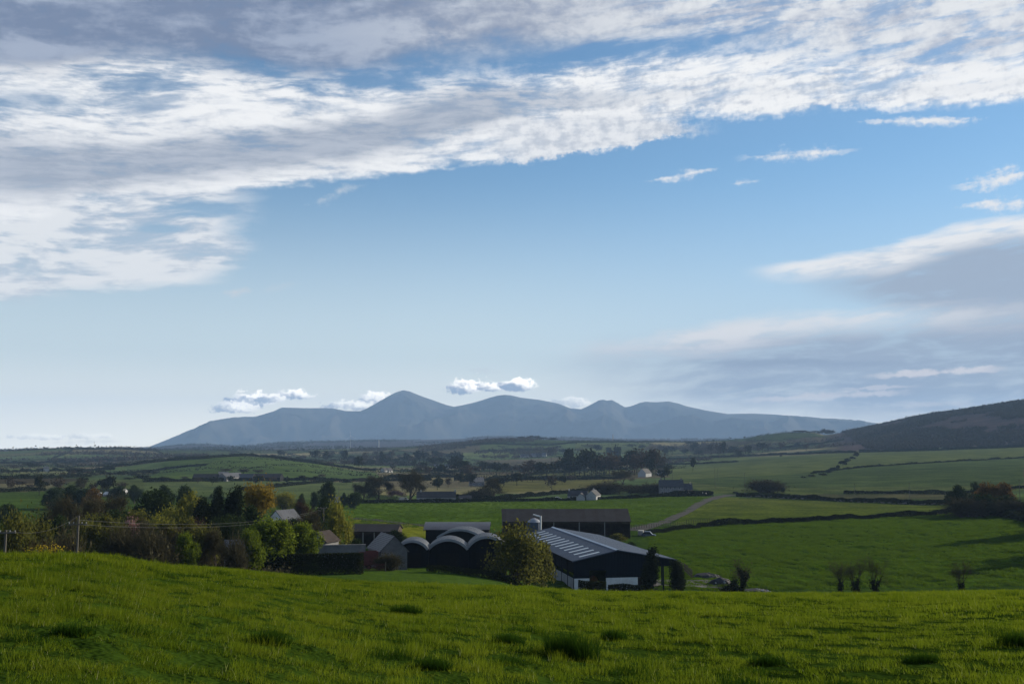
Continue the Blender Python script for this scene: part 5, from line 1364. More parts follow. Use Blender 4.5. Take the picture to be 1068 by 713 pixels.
# hedges of the nearer fields
GH = 'hedges between the nearer fields'
for k, (pp_, h, lb, kw) in enumerate((
    ([(672, 558.5), (700, 554), (730, 550)], 1.2, 'low rough hedge under the fence at the top of the pasture', {}),
    ([(728, 550), (745, 548.2), (790, 546.6), (830, 544.6), (880, 541.8), (930, 539.6), (960, 538), (988, 535.6)], 1.9, 'long dark hedge along the upper side of the right-hand pasture', {}),
    ([(372, 524.8), (430, 524.2), (480, 523.8), (540, 522.8), (600, 521.7), (660, 519.6), (695, 517.8), (741, 517.2)], 1.9, 'dark level hedge along the far side of the bright field', {}),
    ([(768, 517.5), (800, 518.6), (850, 521), (900, 523.6), (945, 525.6), (992, 526.6)], 2.4, 'dark overgrown stone hedge above the yellowish field', {'w': 2.4}),
    ([(693, 517.5), (720, 516.8), (744, 516.9)], 2.8, 'dark hedge in front of the slate house and the parked vans', {'w': 2.2}),
    ([(880, 514.8), (940, 514.6), (992, 515.2)], 2.0, 'thin dark hedge below the dark ploughland on the right', {}),
    ([(990, 516), (1030, 511.5), (1090, 509)], 1.8, 'thin hedge running on behind the gorse bank', {}),
    ([(440, 520), (520, 520.5), (560, 517.5), (600, 513.5), (640, 509)], 2.6, 'dark hedge curving up behind the long white bungalow', {}),
    ([(480, 502.5), (520, 501), (560, 500.5), (600, 500.3), (645, 499.3)], 2.8, 'dark hedge on the far side of the olive field', {}),
    ([(510, 499.5), (540, 497), (570, 493.8), (610, 490.8), (655, 489.6)], 3.0, 'dark hedge rising to the belt of big trees', {}),
    ([(150, 502.6), (200, 502), (260, 501.4), (330, 500.8), (400, 501.6), (450, 501)], 2.6, 'long hedge at the foot of the green hillside', {}),
    ([(250, 511.8), (290, 507.8), (320, 504.6), (345, 502.4)], 2.5, 'dark slanting hedge below the hillside farm', {}),
    ([(108, 487.5), (140, 484.6), (175, 480.5), (215, 478.2), (240, 476.2), (257, 475.4)], 3.2, 'hedge along the crest of the green hill, western half', {}),
    ([(257, 475.4), (290, 478.2), (330, 483.6), (365, 488.6), (392, 491)], 3.2, 'hedge along the crest of the green hill, eastern half', {}),
    ([(125, 494.5), (150, 492), (178, 488.5), (215, 485.5)], 2.4, 'faint hedge running across the western slope of the green hill', {}),
    ([(0, 513.2), (25, 512.2), (48, 511.6)], 2.2, 'short hedge west of the dark gorse clump', {}),
    ([(0, 499.6), (30, 499.2), (60, 498.6), (95, 497)], 3.0, 'hedge in the western distance above the gorse clump', {}),
    ([(665, 486.5), (700, 484.5), (740, 483.2), (770, 481.5)], 2.6, 'thin hedge across the green slope behind the slate house', {}),
    ([(690, 480), (740, 477.6), (800, 474.8), (850, 473.2), (893, 472)], 4.0, 'dark hedge at the top of the big green slope', {'w': 4}),
    ([(846, 494), (872, 490.5), (900, 487.4), (960, 483.4), (1020, 480), (1090, 476.5)], 1.6, 'low field edge across the middle of the dark green slope', {'w': 1.6, 'ragged': .6}),
    ([(0, 492.5), (40, 491.5), (80, 490.5), (120, 489.6)], 3.0, 'hedge in the hazy fields west of the green hill', {'ragged': .6, 'w': 3}),
    ([(0, 483.5), (50, 482.5), (100, 481.5), (140, 479)], 4.0, 'farthest dark hedge of the western fields', {'ragged': .6, 'w': 4}),
    ([(560, 486.5), (600, 485.5), (660, 484.8)], 3.0, 'hedge at the foot of the belt of big trees', {'w': 3}),
    ([(896, 471.8), (960, 470.2), (1010, 468.2), (1090, 465.5)], 4.5, 'dark field edge at the foot of the wooded fell', {'w': 5}),
    ([(470, 465.8), (500, 463.6), (540, 463.8), (575, 464.6), (600, 461.8), (645, 461.4), (690, 461.2)], 4.5, 'hedge along the shoulder of the distant central hill', {'w': 4}),
    ([(498, 471.5), (530, 470.5), (565, 469.5), (585, 466.5)], 4.5, 'hedge across the face of the distant central hill', {'w': 4}),
    ([(400, 499), (440, 497.8), (480, 497.4)], 2.8, 'hedge in the middle distance behind the bare roadside trees', {}),
    ([(800, 468.5), (830, 466.2), (862, 461.8), (880, 458.8)], 4.5, 'hedge slanting up towards the copse on the knoll', {'w': 4}),
    )):
    hedge(pp_, h, kw.get('w', 2.0), lb, GH, ragged=kw.get('ragged', .35), seed=20 + k)
# pale stones showing in the overgrown stone hedge
sw = spot(850, 521.5); 
rngs = np.random.default_rng(12)
st = empty('stone_wall', sw, 0, 'tumbled pale field stones showing in the dark overgrown stone hedge', 'stone wall')
sm_ = MB()
for k in range(90):
    x = rngs.uniform(775, 985); y = np.interp(x, (768, 800, 850, 900, 945, 992), (517.9, 519.0, 521.5, 524.1, 526.0, 527.0)); q = spot(x, y)
    s = rngs.uniform(.25, .6); c = (q[0] - sw[0], q[1] - sw[1] - .8, q[2] - sw[2] + rngs.uniform(0, 1.0))
    sm_.box(c[0] - s, c[1] - s * .6, c[2] - s * .4, c[0] + s, c[1] + s * .6, c[2] + s * .4)
sb_ = sm_.build('stones', M['stone'], st)
# middle-distance trees, one by one
GM = 'trees of the middle distance'
for a in (
    ('bare_tree', 395, 497, 34, 606, 'wide grey bare tree west of the pink bush by the road'), ('bare_tree', 378, 503, 22, 604, 'smaller bare tree beside the wide grey one'),
    ('bare_tree', 428, 491.5, 36, 612, 'tallest brown bare tree rising above the bungalow'), ('blossom_tree', 413, 511, 18, 602, 'pinkish bush at the foot of the bare trees by the bungalow'),
    ('bare_tree', 515, 499, 34, 640, 'bare tree behind the low annexe of the bungalow'), ('bare_bush', 500, 511, 30, 632, 'bare thicket behind the annexe of the bungalow'),
    ('bare_bush', 634, 503, 44, 690, 'brown leafless thicket beside the lane'), ('bare_bush', 660, 506, 24, 700, 'brown leafless thicket west of the slate house'),
    ('bare_bush', 681, 504, 26, 680, 'rounded brown thicket against the wall of the slate house'), ('bare_bush', 800, 500.5, 38, 700, 'big rounded leafless thicket on the green slope'),
    ('bare_tree', 650, 490, 24, 880, 'bare roadside tree in front of the big tree belt'),
    ('evergreen', 340, 502.5, 19, 480, 'dark round tree by the hipped bungalow'), ('evergreen', 328, 513, 9, 470, 'small dark bush west of the dark round tree'), ('evergreen', 313, 515, 9, 450, 'small dark bush in the row below the hillside'),
    ('evergreen', 369, 513.5, 17, 500, 'dark bush beside the short pale pole'), ('evergreen', 358, 514, 8, 520, 'little dark bush behind the hipped bungalow'), ('lime_willow', 296, 513, 26, 450, 'pale olive scrub east of the orange budding tree'),
    ('evergreen', 55, 509, 20, 470, 'dark clump at the western end of the gorse bank'), ('evergreen', 72, 506.5, 24, 480, 'dark tall clump in the middle of the gorse bank'), ('gorse_in_flower', 94, 510, 22, 470, 'orange flowering gorse at the eastern end of the dark clump'),
    ('gorse', 84, 510, 22, 475, 'dark gorse in front of the tall clump'), ('evergreen', 121, 507, 18, 570, 'dark tree between the tiny white houses'), ('evergreen', 139, 506, 16, 560, 'dark round tree east of the tiny white houses'),
    ('evergreen', 7, 526, 20, 330, 'dark bush on the western field edge'), ('bare_tree', 82, 499, 14, 700, 'grey tree behind the gorse clump'), ('bare_tree', 103, 501, 14, 720, 'greyish tree above the tiny white houses'),
    ('evergreen', 170, 506.5, 20, 420, 'dark scrub behind the biggest evergreen'), ('evergreen', 192, 507, 18, 400, 'dark bush behind the yellow-green trees'), ('evergreen', 225, 507, 14, 430, 'dark bush behind the conifers'),
    ('small_dark_tree', 724, 477, 6, 1250, 'small lone round tree in the hedge on the green slope'), ('small_bush', 741, 512, 7, 700, 'small bush at the corner of the lane'), ('small_bush', 768, 512.5, 6, 690, 'small bush at the gate in the stone hedge'),
    ('small_dark_tree', 681, 477.5, 9, 1120, 'dark upright tree directly behind the white gable-end house'), ('small_dark_tree', 694, 487, 16, 980, 'dark tree beside the small pale cottage up the lane'),
    ('small_brown_tree', 233, 488.5, 16, 1070, 'brown trees above the hillside farm, western one'), ('small_brown_tree', 252, 487.5, 16, 1075, 'brown trees above the hillside farm, middle one'), ('small_brown_tree', 268, 489, 14, 1075, 'brown tree above the long eastern barn of the hillside farm'),
    ('small_brown_tree', 335, 494, 10, 1020, 'lone brown tree in the hedge below the green hill'), ('small_dark_tree', 491, 494.5, 10, 840, 'dark tree beside the pale stone farmhouse'), ('small_bush', 818, 508, 5, 690, 'little bush beside the big rounded thicket')):
    tree(*a[:5], label=a[5], group=GM, category='bush' if 'bush' in a[5] or 'thicket' in a[5] or 'scrub' in a[5] or 'clump' in a[5] else 'tree')
for k, (x, y, w, h) in enumerate(((858, 496.5, 9, 3), (864, 494, 7, 3.5), (869, 491.5, 8, 4), (874, 489.5, 6, 4.5), (879, 486, 9, 5.5), (884, 482.5, 8, 4.5), (889, 479.5, 6, 3.5), (893, 477, 7, 5), (846, 497.5, 8, 2.5), (838, 498.5, 6, 2))):
    p = spot(x, y); plant_tree('small_bush', p, h * px_size(p), w * px_size(p), 'one of the scrubby bushes climbing between the two dark green fields', 'scrub between the dark green fields', category='bush')
# belt of big trees east of the village, and other copses
def copse(spec, n, label, group, kinds_=('small_dark_tree', 'small_brown_tree'), seed=0, name=None):
    rng = np.random.default_rng(300 + seed); x0, x1, top, bot, d0, d1, w0, w1 = spec
    for k in range(n):
        d = rng.uniform(d0, d1); x = x0 + (x1 - x0) * (k + rng.uniform(.1, .9)) / n
        tree(kinds_[int(rng.integers(0, len(kinds_)))], x, rng.uniform(top, bot), rng.uniform(w0, w1), d, label=label, group=group, name=name)
copse((588, 650, 467, 477, 1150, 1300, 15, 24), 12, 'one of the big dark trees in the belt east of the distant village', 'big trees in the belt east of the village', ('small_dark_tree', 'small_dark_tree', 'small_brown_tree'), 1)
copse((655, 692, 464, 474, 1150, 1300, 15, 22), 8, 'one of the tall dark trees behind the white gable-end house', 'tall trees behind the white gable-end house', ('small_dark_tree', 'small_dark_tree', 'small_brown_tree'), 2)
copse((478, 600, 478, 486, 1100, 1500, 12, 22), 16, 'one of the trees in the broken belt below the distant village', 'trees in the belt below the village', seed=3)
copse((430, 490, 484, 490, 1100, 1500, 10, 18), 10, 'one of the brown trees around the pale farm buildings', 'trees round the pale farm buildings', ('small_brown_tree', 'small_dark_tree'), 4)
copse((541, 562, 453.5, 456.5, 2950, 3050, 6, 10), 5, 'one of the trees in the skyline copse on the central hill', 'skyline copse on the central hill', ('small_dark_tree',), 5)
copse((566, 582, 455.8, 458, 2950, 3050, 7, 11), 4, 'one of the low trees east of the skyline copse', 'low trees east of the skyline copse', ('small_dark_tree',), 6)
copse((832, 874, 446.5, 450, 2900, 3000, 6, 10), 10, 'one of the trees in the dark copse on the eastern knoll', 'dark copse on the eastern knoll', ('small_dark_tree',), 7)
copse((25, 36, 466, 468.5, 3000, 3050, 5, 7), 2, 'one of two small trees standing up on the western skyline', 'pair of trees on the western skyline', ('small_dark_tree',), 8)
copse((40, 150, 466, 469, 2850, 3050, 8, 16), 16, 'one of the trees in the hazy wood along the western skyline', 'hazy wood along the western skyline', ('small_dark_tree', 'small_brown_tree'), 9)
copse((0, 130, 481, 486, 1500, 2100, 8, 15), 28, 'one of the hazy trees in the western woods', 'hazy western woods', ('small_dark_tree', 'small_brown_tree'), 10)
copse((60, 165, 488, 494, 1050, 1300, 7, 12), 22, 'one of the scrubby trees at the western foot of the green hill', 'scrub at the western foot of the green hill', ('small_brown_tree', 'small_dark_tree', 'small_bush'), 11)
copse((290, 480, 469, 480, 1900, 2700, 7, 14), 54, 'one of the brown trees scattered over the hazy middle plain', 'trees of the hazy middle plain', ('small_brown_tree', 'small_dark_tree'), 12)
copse((690, 850, 460, 469, 2000, 2900, 6, 12), 34, 'one of the trees scattered below the eastern knoll', 'trees below the eastern knoll', ('small_brown_tree', 'small_dark_tree'), 13)
copse((560, 700, 463, 470, 2000, 2900, 7, 13), 12, 'one of the trees dotted round the distant central hill', 'trees round the central hill', ('small_dark_tree', 'small_brown_tree'), 14)
copse((160, 300, 470, 475, 1700, 2600, 7, 12), 12, 'one of the trees beyond the crest of the green hill', 'trees beyond the green hill', ('small_brown_tree', 'small_dark_tree'), 15)

copse((385, 600, 492, 499, 760, 1080, 9, 18), 22, 'one of the hedgerow trees and thickets behind the long white bungalow', 'hedgerow trees behind the bungalow', ('small_brown_tree', 'small_dark_tree', 'small_bush'), 16)
copse((150, 400, 495, 500, 800, 980, 7, 13), 16, 'one of the small trees along the foot of the green hillside', 'trees at the foot of the green hillside', ('small_brown_tree', 'small_bush', 'small_dark_tree'), 17)
copse((290, 480, 475, 485, 1400, 2000, 8, 15), 26, 'one of the thicket trees just beyond the green hillside', 'thickets beyond the green hillside', ('small_brown_tree', 'small_dark_tree'), 18)
copse((0, 150, 494, 504, 640, 950, 9, 16), 14, 'one of the dusky trees behind the gorse clump in the west', 'dusky trees behind the western gorse clump', ('small_brown_tree', 'small_dark_tree'), 19)
copse((590, 700, 474, 484, 1250, 1700, 10, 18), 14, 'one of the farther trees behind the belt of big trees', 'farther trees behind the big belt', ('small_dark_tree', 'small_brown_tree'), 20)
GB = 'low growth filling the western wood'
for x, yt, w, d, kd in ((35, 541, 34, 175, 'willow'), (84, 541, 36, 180, 'willow'), (110, 537, 38, 195, 'olive_bush'), (137, 533, 36, 205, 'olive_bush'), (178, 530, 34, 215, 'lime_willow'), (190, 541, 30, 175, 'olive_bush'), (212, 548, 30, 170, 'willow'), (240, 545, 30, 175, 'evergreen'), (170, 543, 30, 170, 'olive_bush'), (125, 547, 30, 165, 'willow')):
    tree(kd, x, yt, w, d, label='one of the low olive-green crowns filling the dark western wood', group=GB, name='leafy_undergrowth_tree')
# hedges of the far patchwork, run by run along the field lattice
def lattice_inv(u, v):
    """world point of a lattice coordinate (a few fixed-point steps)"""
    x = y = None; X = u * LA * math.cos(LROT) - v * LB * math.sin(LROT); Y = u * LA * math.sin(LROT) + v * LB * math.cos(LROT)
    for _ in range(12):
        du = u - 0.35 * vnoise(X / 520, Y / 520, 3) - 0.35 * 0; dv = v - 0.40 * vnoise(X / 430, Y / 430, 4)
        X, Y = du * LA * math.cos(LROT) - dv * LB * math.sin(LROT), du * LA * math.sin(LROT) + dv * LB * math.cos(LROT)
    return X, Y
runs = []
rngp = np.random.default_rng(17)
for iu in range(-14, 24):
    for iv in range(-10, 30):
        v_line = iv - 0.5 * (iu % 2)
        for (u0, v0_, u1, v1_) in ((iu, v_line, iu + 1, v_line), (iu, v_line, iu, v_line + 1)):
            us, vs2 = np.linspace(u0, u1, 7), np.linspace(v0_, v1_, 7); X, Y = lattice_inv(us, vs2)
            d = np.hypot(X, Y); a = np.degrees(np.arctan2(X, Y))
            if d.min() < 1080 or d.max() > 3300 or a.max() < -27.5 or a.min() > 27.5: continue
            if a.min() > 3.5 and d.max() < 2300 and a.max() > 8.5: continue          # the big open fields on the right
            if a.min() > A850 - 1 and d.max() > 2000: continue
            if a.max() < -4 and a.min() > -20.5 and d.min() < 1700 and a.max() < -7.5: continue    # the green hill
            if rngp.uniform() < 0.08: continue
            runs.append((float(d.mean()), np.stack([X, Y], 1)))
runs.sort(key=lambda q: q[0])
def far_hedge(P_, rng, leaf):
    seg = np.linalg.norm(np.diff(P_, axis=0), axis=1); cum = np.concatenate([[0], np.cumsum(seg)]); n = int(cum[-1] * 3.0)
    s = rng.uniform(0, cum[-1], n); x, y = np.interp(s, cum, P_[:, 0]), np.interp(s, cum, P_[:, 1])
    h = 3.4 * (1 + 1.2 * fbm(s / 14, s * 0 + P_[0, 0], 5, 3)); v = rng.uniform(0, 1, n)
    C = np.stack([x + rng.normal(size=n) * .8, y + rng.normal(size=n) * .8, ground_at(x, y) + v * h], 1)
    return leaf_quads(rng, C, leaf, aspect=.8)
rngf = np.random.default_rng(23)
for d, P_ in runs[:250]:
    V, F = far_hedge(P_, rngf, .75); o = np.array((*P_[0], float(ground_at(*P_[0]))))
    tag(put('distant_hedge', mesh_np('distant_hedge', V - o, F, M['far_leaf']), None, o), 'one of the thin dark hedges dividing the far patchwork of fields', 'hedge', 'hedges of the far patchwork')
rest = [far_hedge(P_, rngf, .95) for d, P_ in runs[230:]]
def merge(parts):
    off, Vs, Fs = 0, [], []
    for V, F in parts: Vs.append(V); Fs.append(F + off); off += len(V)
    return np.concatenate(Vs), np.concatenate(Fs)
if rest:
    V, F = merge(rest); tag(put('distant_hedgerows', mesh_np('distant_hedgerows', V, F, M['far_leaf'])), 'the farthest hedges fading into the haze', 'hedges', kind='stuff')
# scrub and far woods that read as one mass
def scatter_mass(name, n, sampler, per, leaf, H, mat, label, seed):
    rng = np.random.default_rng(seed); X, Y = sampler(rng, n); Z = ground_at(X, Y); parts = []
    i = np.repeat(np.arange(n), per); sc = rng.uniform(.5, 1.4, n)[i]
    C = np.stack([X[i] + rng.normal(size=n * per) * H * .38 * sc, Y[i] + rng.normal(size=n * per) * H * .38 * sc, Z[i] + np.abs(rng.normal(size=n * per)) * H * .42 * sc + .1], 1)
    V, F = leaf_quads(rng, C, leaf, aspect=.85)
    return tag(put(name, mesh_np(name, V, F, mat)), label, 'woodland', kind='stuff')
def polar(a0, a1, d0, d1, keep=None):
    def f(rng, n):
        out = [[], []]; got = 0
        while got < n:
            a = np.radians(rng.uniform(a0, a1, n)); d = np.sqrt(rng.uniform(d0 ** 2, d1 ** 2, n)); X, Y = d * np.sin(a), d * np.cos(a); ok = np.ones(n, bool) if keep is None else keep(X, Y, a, d)
            out[0].append(X[ok]); out[1].append(Y[ok]); got += int(ok.sum())
        return np.concatenate(out[0])[:n], np.concatenate(out[1])[:n]
    return f
A890 = math.degrees(az_of(880))
scatter_mass('fell_woodland', 12000, polar(A890, 33, 2000, 3100, lambda X, Y, a, d: (d > 2020 + 60 * vnoise(X / 110, Y / 110, 9)) & (np.degrees(a) > A890 + (3000 - d) / 700) & (vnoise(X / 170, Y / 170, 14) + .6 * vnoise(X / 60, Y / 60, 15) > -0.20)), 12, 1.7, 4.2, M['heath'], 'dark heather, gorse and plantation covering the eastern fell', 71)
scatter_mass('plain_woodland', 3000, polar(-27.5, 21, 1900, 3000, lambda X, Y, a, d: (fbm(X / 260, Y / 160, 33, 3) > 0.31)), 9, 1.8, 6.5, M['far_brown'], 'hazy woods and thickets mixed through the middle plain', 72)
scatter_mass('far_plain_woodland', 3600, polar(-27.5, 21, 3100, 7200, lambda X, Y, a, d: (fbm(X / 420, Y / 300, 36, 3) > 0.24)), 6, 3.2, 8, M['far_leaf'], 'blue hazy woods on the farthest plain', 73)
scatter_mass('valley_scrub', 900, polar(-24.5, -12.5, 125, 205, None), 60, .2, 1.7, M['brown_bud'], 'tangled undergrowth on the floor of the dark western wood', 74)
# yellow flowers at the field edge by the taller pole
p = spot(48, 575, 37.5); rngy = np.random.default_rng(3)
yf = empty('yellow_flower_clump', p, 0, 'clump of yellow flowers and dead stalks at the brow near the taller pole', 'flowers')
C = np.concatenate([rngy.normal(size=(260, 3)) * np.array((.32, .22, .10)) + np.array((0, 0, .26))]); V, F = leaf_quads(rngy, C, .035); put('flowers', mesh_np('flowers', V, F, M['yellow_flower']), yf)
sg = [(x, y, -.05, x + rngy.normal() * .10, y + rngy.normal() * .08, rngy.uniform(.25, .75), .006, .003) for x, y in rngy.normal(size=(150, 2)) * np.array((.42, .25))]
V, F = tubes_np(sg, 3); put('stalks', mesh_np('stalks', V, F, M['twig']), yf)

# ------------------------------------------------------------------ grass
m = new_mat('grass')
g = pos_vec()
big_ = noise(g, 0.22, 4, 0.6); sml = noise(g, 1.1, 4, 0.65)
isl = Sock(node('ShaderNodeNewGeometry').outputs['Random Per Island'])
base_ = mixc(smooth(big_ * .7 + sml * .5, 0.46, 0.74), (0.034, 0.067, 0.006), (0.120, 0.150, 0.013))
colg = mixc(clamp(isl * 0.8 - 0.05), base_, mixc(smooth(sml, .35, .65), (0.062, 0.100, 0.009), (0.165, 0.182, 0.020)))
dry = smooth(isl, 0.984, 0.988)
colg = mixc(dry, colg, (0.34, 0.34, 0.16))
d_ = node('ShaderNodeBsdfDiffuse'); Sock.put(d_.inputs[0], colg)
t_ = node('ShaderNodeBsdfTranslucent'); Sock.put(t_.inputs[0], mixc(0.5, colg, (0.17, 0.24, 0.010)))
mx = node('ShaderNodeMixShader'); mx.inputs[0].default_value = .45
Sock.tree.links.new(d_.outputs[0], mx.inputs[1]); Sock.tree.links.new(t_.outputs[0], mx.inputs[2])
finish(m, mx.outputs[0]); M['grass'] = m
def blades(rng, P_, h, w, lean=.45, seg=3):
    """bent tapering blades standing at the points P_"""
    n = len(P_); a = rng.uniform(0, 6.283, n); hh = h * rng.uniform(.55, 1.3, n); ww = w * rng.uniform(.7, 1.3, n)
    b = rng.uniform(0, 6.283, n); ln = hh * np.abs(rng.normal(size=n)) * lean
    side = np.stack([np.cos(a), np.sin(a), 0 * a], 1); dirn = np.stack([np.cos(b), np.sin(b), 0 * b], 1)
    rows = []
    for k in range(seg + 1):
        t = k / seg; c = P_ + dirn * (ln * t ** 1.8)[:, None] + np.stack([0 * a, 0 * a, hh * (t - .12 * t * t * np.minimum(ln / hh, 1.5)) - .02], 1)
        hw = (ww * .5 * (1 - .82 * t ** 1.3))[:, None]; rows += [c - side * hw, c + side * hw]
    V = np.stack(rows, 1); nv = 2 * (seg + 1)
    F = np.concatenate([(np.arange(n) * nv)[:, None] + np.array([[2 * k, 2 * k + 1, 2 * k + 3, 2 * k + 2]]) for k in range(seg)])
    return V.reshape(-1, 3), F
def patch(seed, size, n, h, w, clump=0.0, mat='grass', lean=.45, seg=3):
    rng = np.random.default_rng(seed); P_ = np.stack([rng.uniform(-size / 2, size / 2, n), rng.uniform(-size / 2, size / 2, n), np.zeros(n)], 1)
    hh = h * (1 + clump * 2.6 * fbm(P_[:, 0] * 2.6 + seed * 7.3, P_[:, 1] * 2.6, seed, 3))
    V, F = blades(rng, P_, np.maximum(hh, h * .22), w, lean, seg)
    return mesh_np('grass_patch', V, F, M[mat])
def scatter(name, pts_, rot, scl, meshes, label, category):
    """one object that stands meshes on its own points (geometry nodes)"""
    me = bpy.data.meshes.new(name); me.vertices.add(len(pts_)); me.vertices.foreach_set('co', np.asarray(pts_, np.float32).ravel())
    a = me.attributes.new('turn', 'FLOAT_VECTOR', 'POINT'); a.data.foreach_set('vector', np.asarray(rot, np.float32).ravel())
    a = me.attributes.new('size', 'FLOAT_VECTOR', 'POINT'); a.data.foreach_set('vector', np.asarray(scl, np.float32).ravel())
    a = me.attributes.new('which', 'INT', 'POINT'); a.data.foreach_set('value', np.random.default_rng(1).integers(0, len(meshes), len(pts_)).astype(np.int32))
    o = put(name, me); ng = bpy.data.node_groups.new(name, 'GeometryNodeTree')
    ng.interface.new_socket('Geometry', in_out='INPUT', socket_type='NodeSocketGeometry'); ng.interface.new_socket('Geometry', in_out='OUTPUT', socket_type='NodeSocketGeometry')
    N, Lk = ng.nodes, ng.links; gi, go = N.new('NodeGroupInput'), N.new('NodeGroupOutput'); inst = N.new('GeometryNodeInstanceOnPoints'); jn_ = N.new('GeometryNodeJoinGeometry')
    for k, pm in enumerate(meshes):
        src = bpy.data.objects.new(name + '_source', pm); oi = N.new('GeometryNodeObjectInfo'); oi.inputs['Object'].default_value = src; oi.inputs['As Instance'].default_value = True
        Lk.new(oi.outputs['Geometry'], jn_.inputs[0])
    Lk.new(gi.outputs[0], inst.inputs['Points']); Lk.new(jn_.outputs[0], inst.inputs['Instance']); inst.inputs['Pick Instance'].default_value = True
    for nm, sock, ty in (('which', 'Instance Index', 'INT'), ('turn', 'Rotation', 'FLOAT_VECTOR'), ('size', 'Scale', 'FLOAT_VECTOR')):
        at_ = N.new('GeometryNodeInputNamedAttribute'); at_.data_type = ty; at_.inputs['Name'].default_value = nm
        Lk.new([q for q in at_.outputs if q.enabled and q.name == 'Attribute'][0], inst.inputs[sock])
    Lk.new(inst.outputs[0], go.inputs[0])
    md = o.modifiers.new('scatter', 'NODES'); md.node_group = ng
    return tag(o, label, category, kind='stuff')
def slope_turn(X, Y, rng, e=.6):
    sx = (ground_at(X + e, Y) - ground_at(X - e, Y)) / (2 * e); sy = (ground_at(X, Y + e) - ground_at(X, Y - e)) / (2 * e)
    return np.stack([np.arctan(sy), -np.arctan(sx), np.zeros(len(X))], 1)
def fill(d0, d1, a_lim, step, rng):
    n = int(d1 / step) + 2; gx, gy = np.meshgrid(np.arange(-n, n + 1) * step, np.arange(0, n + 1) * step)
    X = (gx + rng.uniform(-.3, .3, gx.shape) * step).ravel(); Y = (gy + rng.uniform(-.3, .3, gy.shape) * step).ravel(); d = np.hypot(X, Y); a = np.degrees(np.abs(np.arctan2(X, Y)))
    ok = (d >= d0) & (d < d1) & (a < a_lim); return X[ok], Y[ok]
rngg = np.random.default_rng(99)
def lay(name, d0, d1, step, meshes, label, a_lim=33):
    X, Y = fill(d0, d1, a_lim, step, rngg); n = len(X)
    s = 1 + 0.55 * fbm(X / 3.2, Y / 3.2, 44, 4) + .35 * vnoise(X / .9, Y / .9, 45)
    s = np.clip(s + .9 * np.clip(fbm(X / 1.7, Y / 1.2, 48, 2) - .22, 0, 1) * 3, .5, 2.4); scl = np.stack([np.full(n, 1.0), np.full(n, 1.0), s], 1)
    scatter(name, np.stack([X, Y, ground_at(X, Y)], 1), slope_turn(X, Y, rngg), scl, meshes, label, 'grass')
lay('meadow_grass', 4.5, 22, 0.8, [patch(s, 1.0, 1500,   .046, .0065, 1.0) for s in (1, 2, 3, 4, 5)], 'long green pasture grass of the near field with darker tufts')
lay('meadow_grass_beyond', 22, 64, 1.3, [patch(s, 1.6, 1250, .054, .013, 1.0, seg=2) for s in (11, 12, 13, 14)], 'sunlit pasture grass up to the brow of the near field', 34)
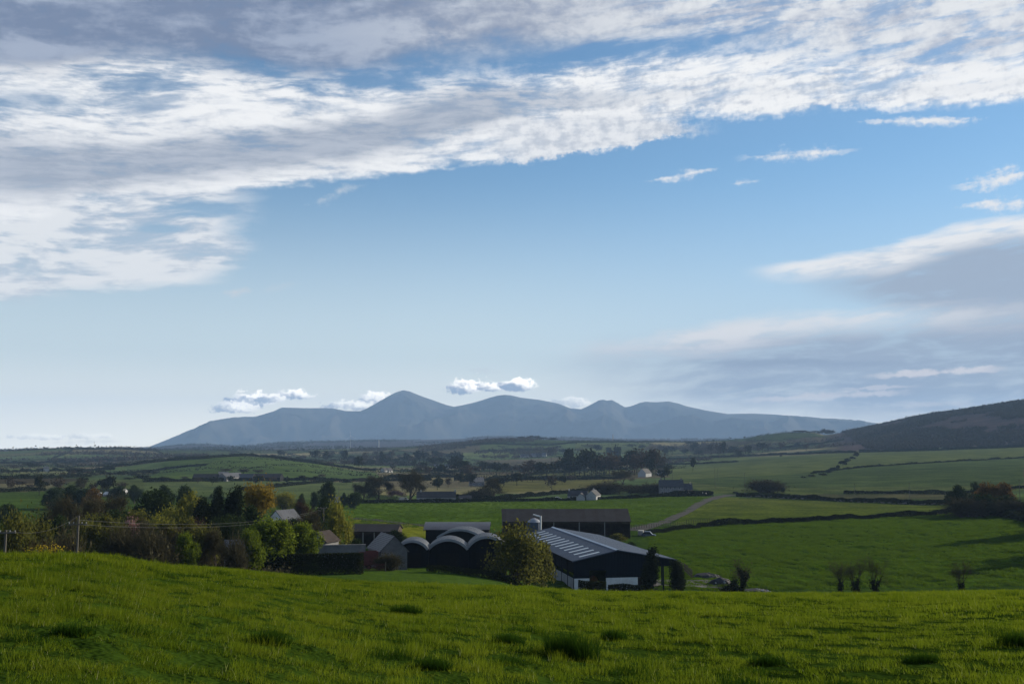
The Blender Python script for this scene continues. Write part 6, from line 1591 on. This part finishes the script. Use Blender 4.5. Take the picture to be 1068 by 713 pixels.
# tussocks: taller dark tufts one can point to
for (x, y, w, h, lb) in ((597, 686, .62, .32, 'biggest dark grass tuft, in the middle of the near field'), (640, 667, .35, .16, 'small dark tuft behind the biggest grass tuft'), (283, 671, .4, .15, 'dark tuft west of the biggest one, half way up the field'), (452, 697, .38, .13, 'low dark tuft near the bottom of the view'), (800, 693, .4, .13, 'dark tuft east of the biggest one'),
                         (530, 671, .4, .14, 'faint dark tuft just west of the biggest one'), (424, 640, .5, .17, 'dark tuft far up the field below the round-roofed barns'), (75, 662, .35, .12, 'dark tuft on the western part of the field'), (962, 690, .4, .12, 'dark tuft on the eastern part of the field'), (1062, 672, .5, .18, 'easternmost dark grass tuft')):
    p = spot(x, y, None, 4.0); rng = np.random.default_rng(int(x)); n = int(1900 * w)
    P_ = np.clip(rng.normal(size=(n, 3)), -1.8, 1.8) * np.array((w * .30, w * .20, 0)); P_[:, 2] = ground_at(P_[:, 0] + p[0], P_[:, 1] + p[1]) - p[2]
    V, F = blades(rng, P_, h * (1 - .25 * np.abs(P_[:, 0]) / w), .009, .35)
    tag(put('grass_tuft', mesh_np('grass_tuft', V, F, M['tuft']), None, p), lb, 'grass tuft', 'dark grass tufts in the near field')
# small ragged tussocks all over the field
Xt, Yt = fill(7, 62, 32, 1.25, rngg); okt = fbm(Xt / 4, Yt / 4, 88, 3) + rngg.normal(size=len(Xt)) * .2 > .25; Xt, Yt = Xt[okt], Yt[okt]; st_ = rngg.uniform(.5, 1.25, len(Xt))
scatter('meadow_tussocks', np.stack([Xt, Yt, ground_at(Xt, Yt)], 1), slope_turn(Xt, Yt, rngg), np.stack([st_, st_ * .7, st_ * rngg.uniform(.7, 1.2, len(Xt))], 1),
        [(lambda V, F: mesh_np('tussock', V, F, M['tuft']))(*blades(np.random.default_rng(k), np.random.default_rng(k + 9).normal(size=(170, 3)) * np.array((.17, .15, 0)), .13, .009, .5)) for k in (301, 302, 303)], 'small ragged dark tussocks over the near field', 'grass')
# rough grass of the fields beyond
def rough(name, poly_px, n, label, h=.26, seed=0, dmax=700):
    wp = world_poly(poly_px); P_ = np.array(wp); rng = np.random.default_rng(seed); X = rng.uniform(P_[:, 0].min(), P_[:, 0].max(), n * 4); Y = rng.uniform(P_[:, 1].min(), P_[:, 1].max(), n * 4)
    ok = inside(wp, X, Y) & (fbm(X / 9, Y / 4, 55, 3) + rng.normal(size=len(X)) * .5 > -.02); X, Y = X[ok][:n], Y[ok][:n]
    s = rng.uniform(.6, 1.5, len(X)); rot = slope_turn(X, Y, rng); 
    meshes = [patch(200 + seed + k, 1.5, 150, h, .06, .8, lean=.6, seg=2, mat='field_grass') for k in range(3)]
    return scatter(name, np.stack([X, Y, ground_at(X, Y)], 1), rot, np.stack([s, s, s], 1), meshes, label, 'grass')
M['field_grass'] = leaf_mat('field_grass', (0.028, 0.060, 0.006), (0.066, 0.112, 0.010), 0.45, (0.09, 0.15, 0.010), scale=.3)
rough('pasture_grass', FIELDS[0][0], 14000, 'rough tufty grass of the right-hand pasture', .2, seed=1)
rough('middle_field_grass', FIELDS[1][0], 5000, 'short bright grass of the field behind the barns', .16, 2)
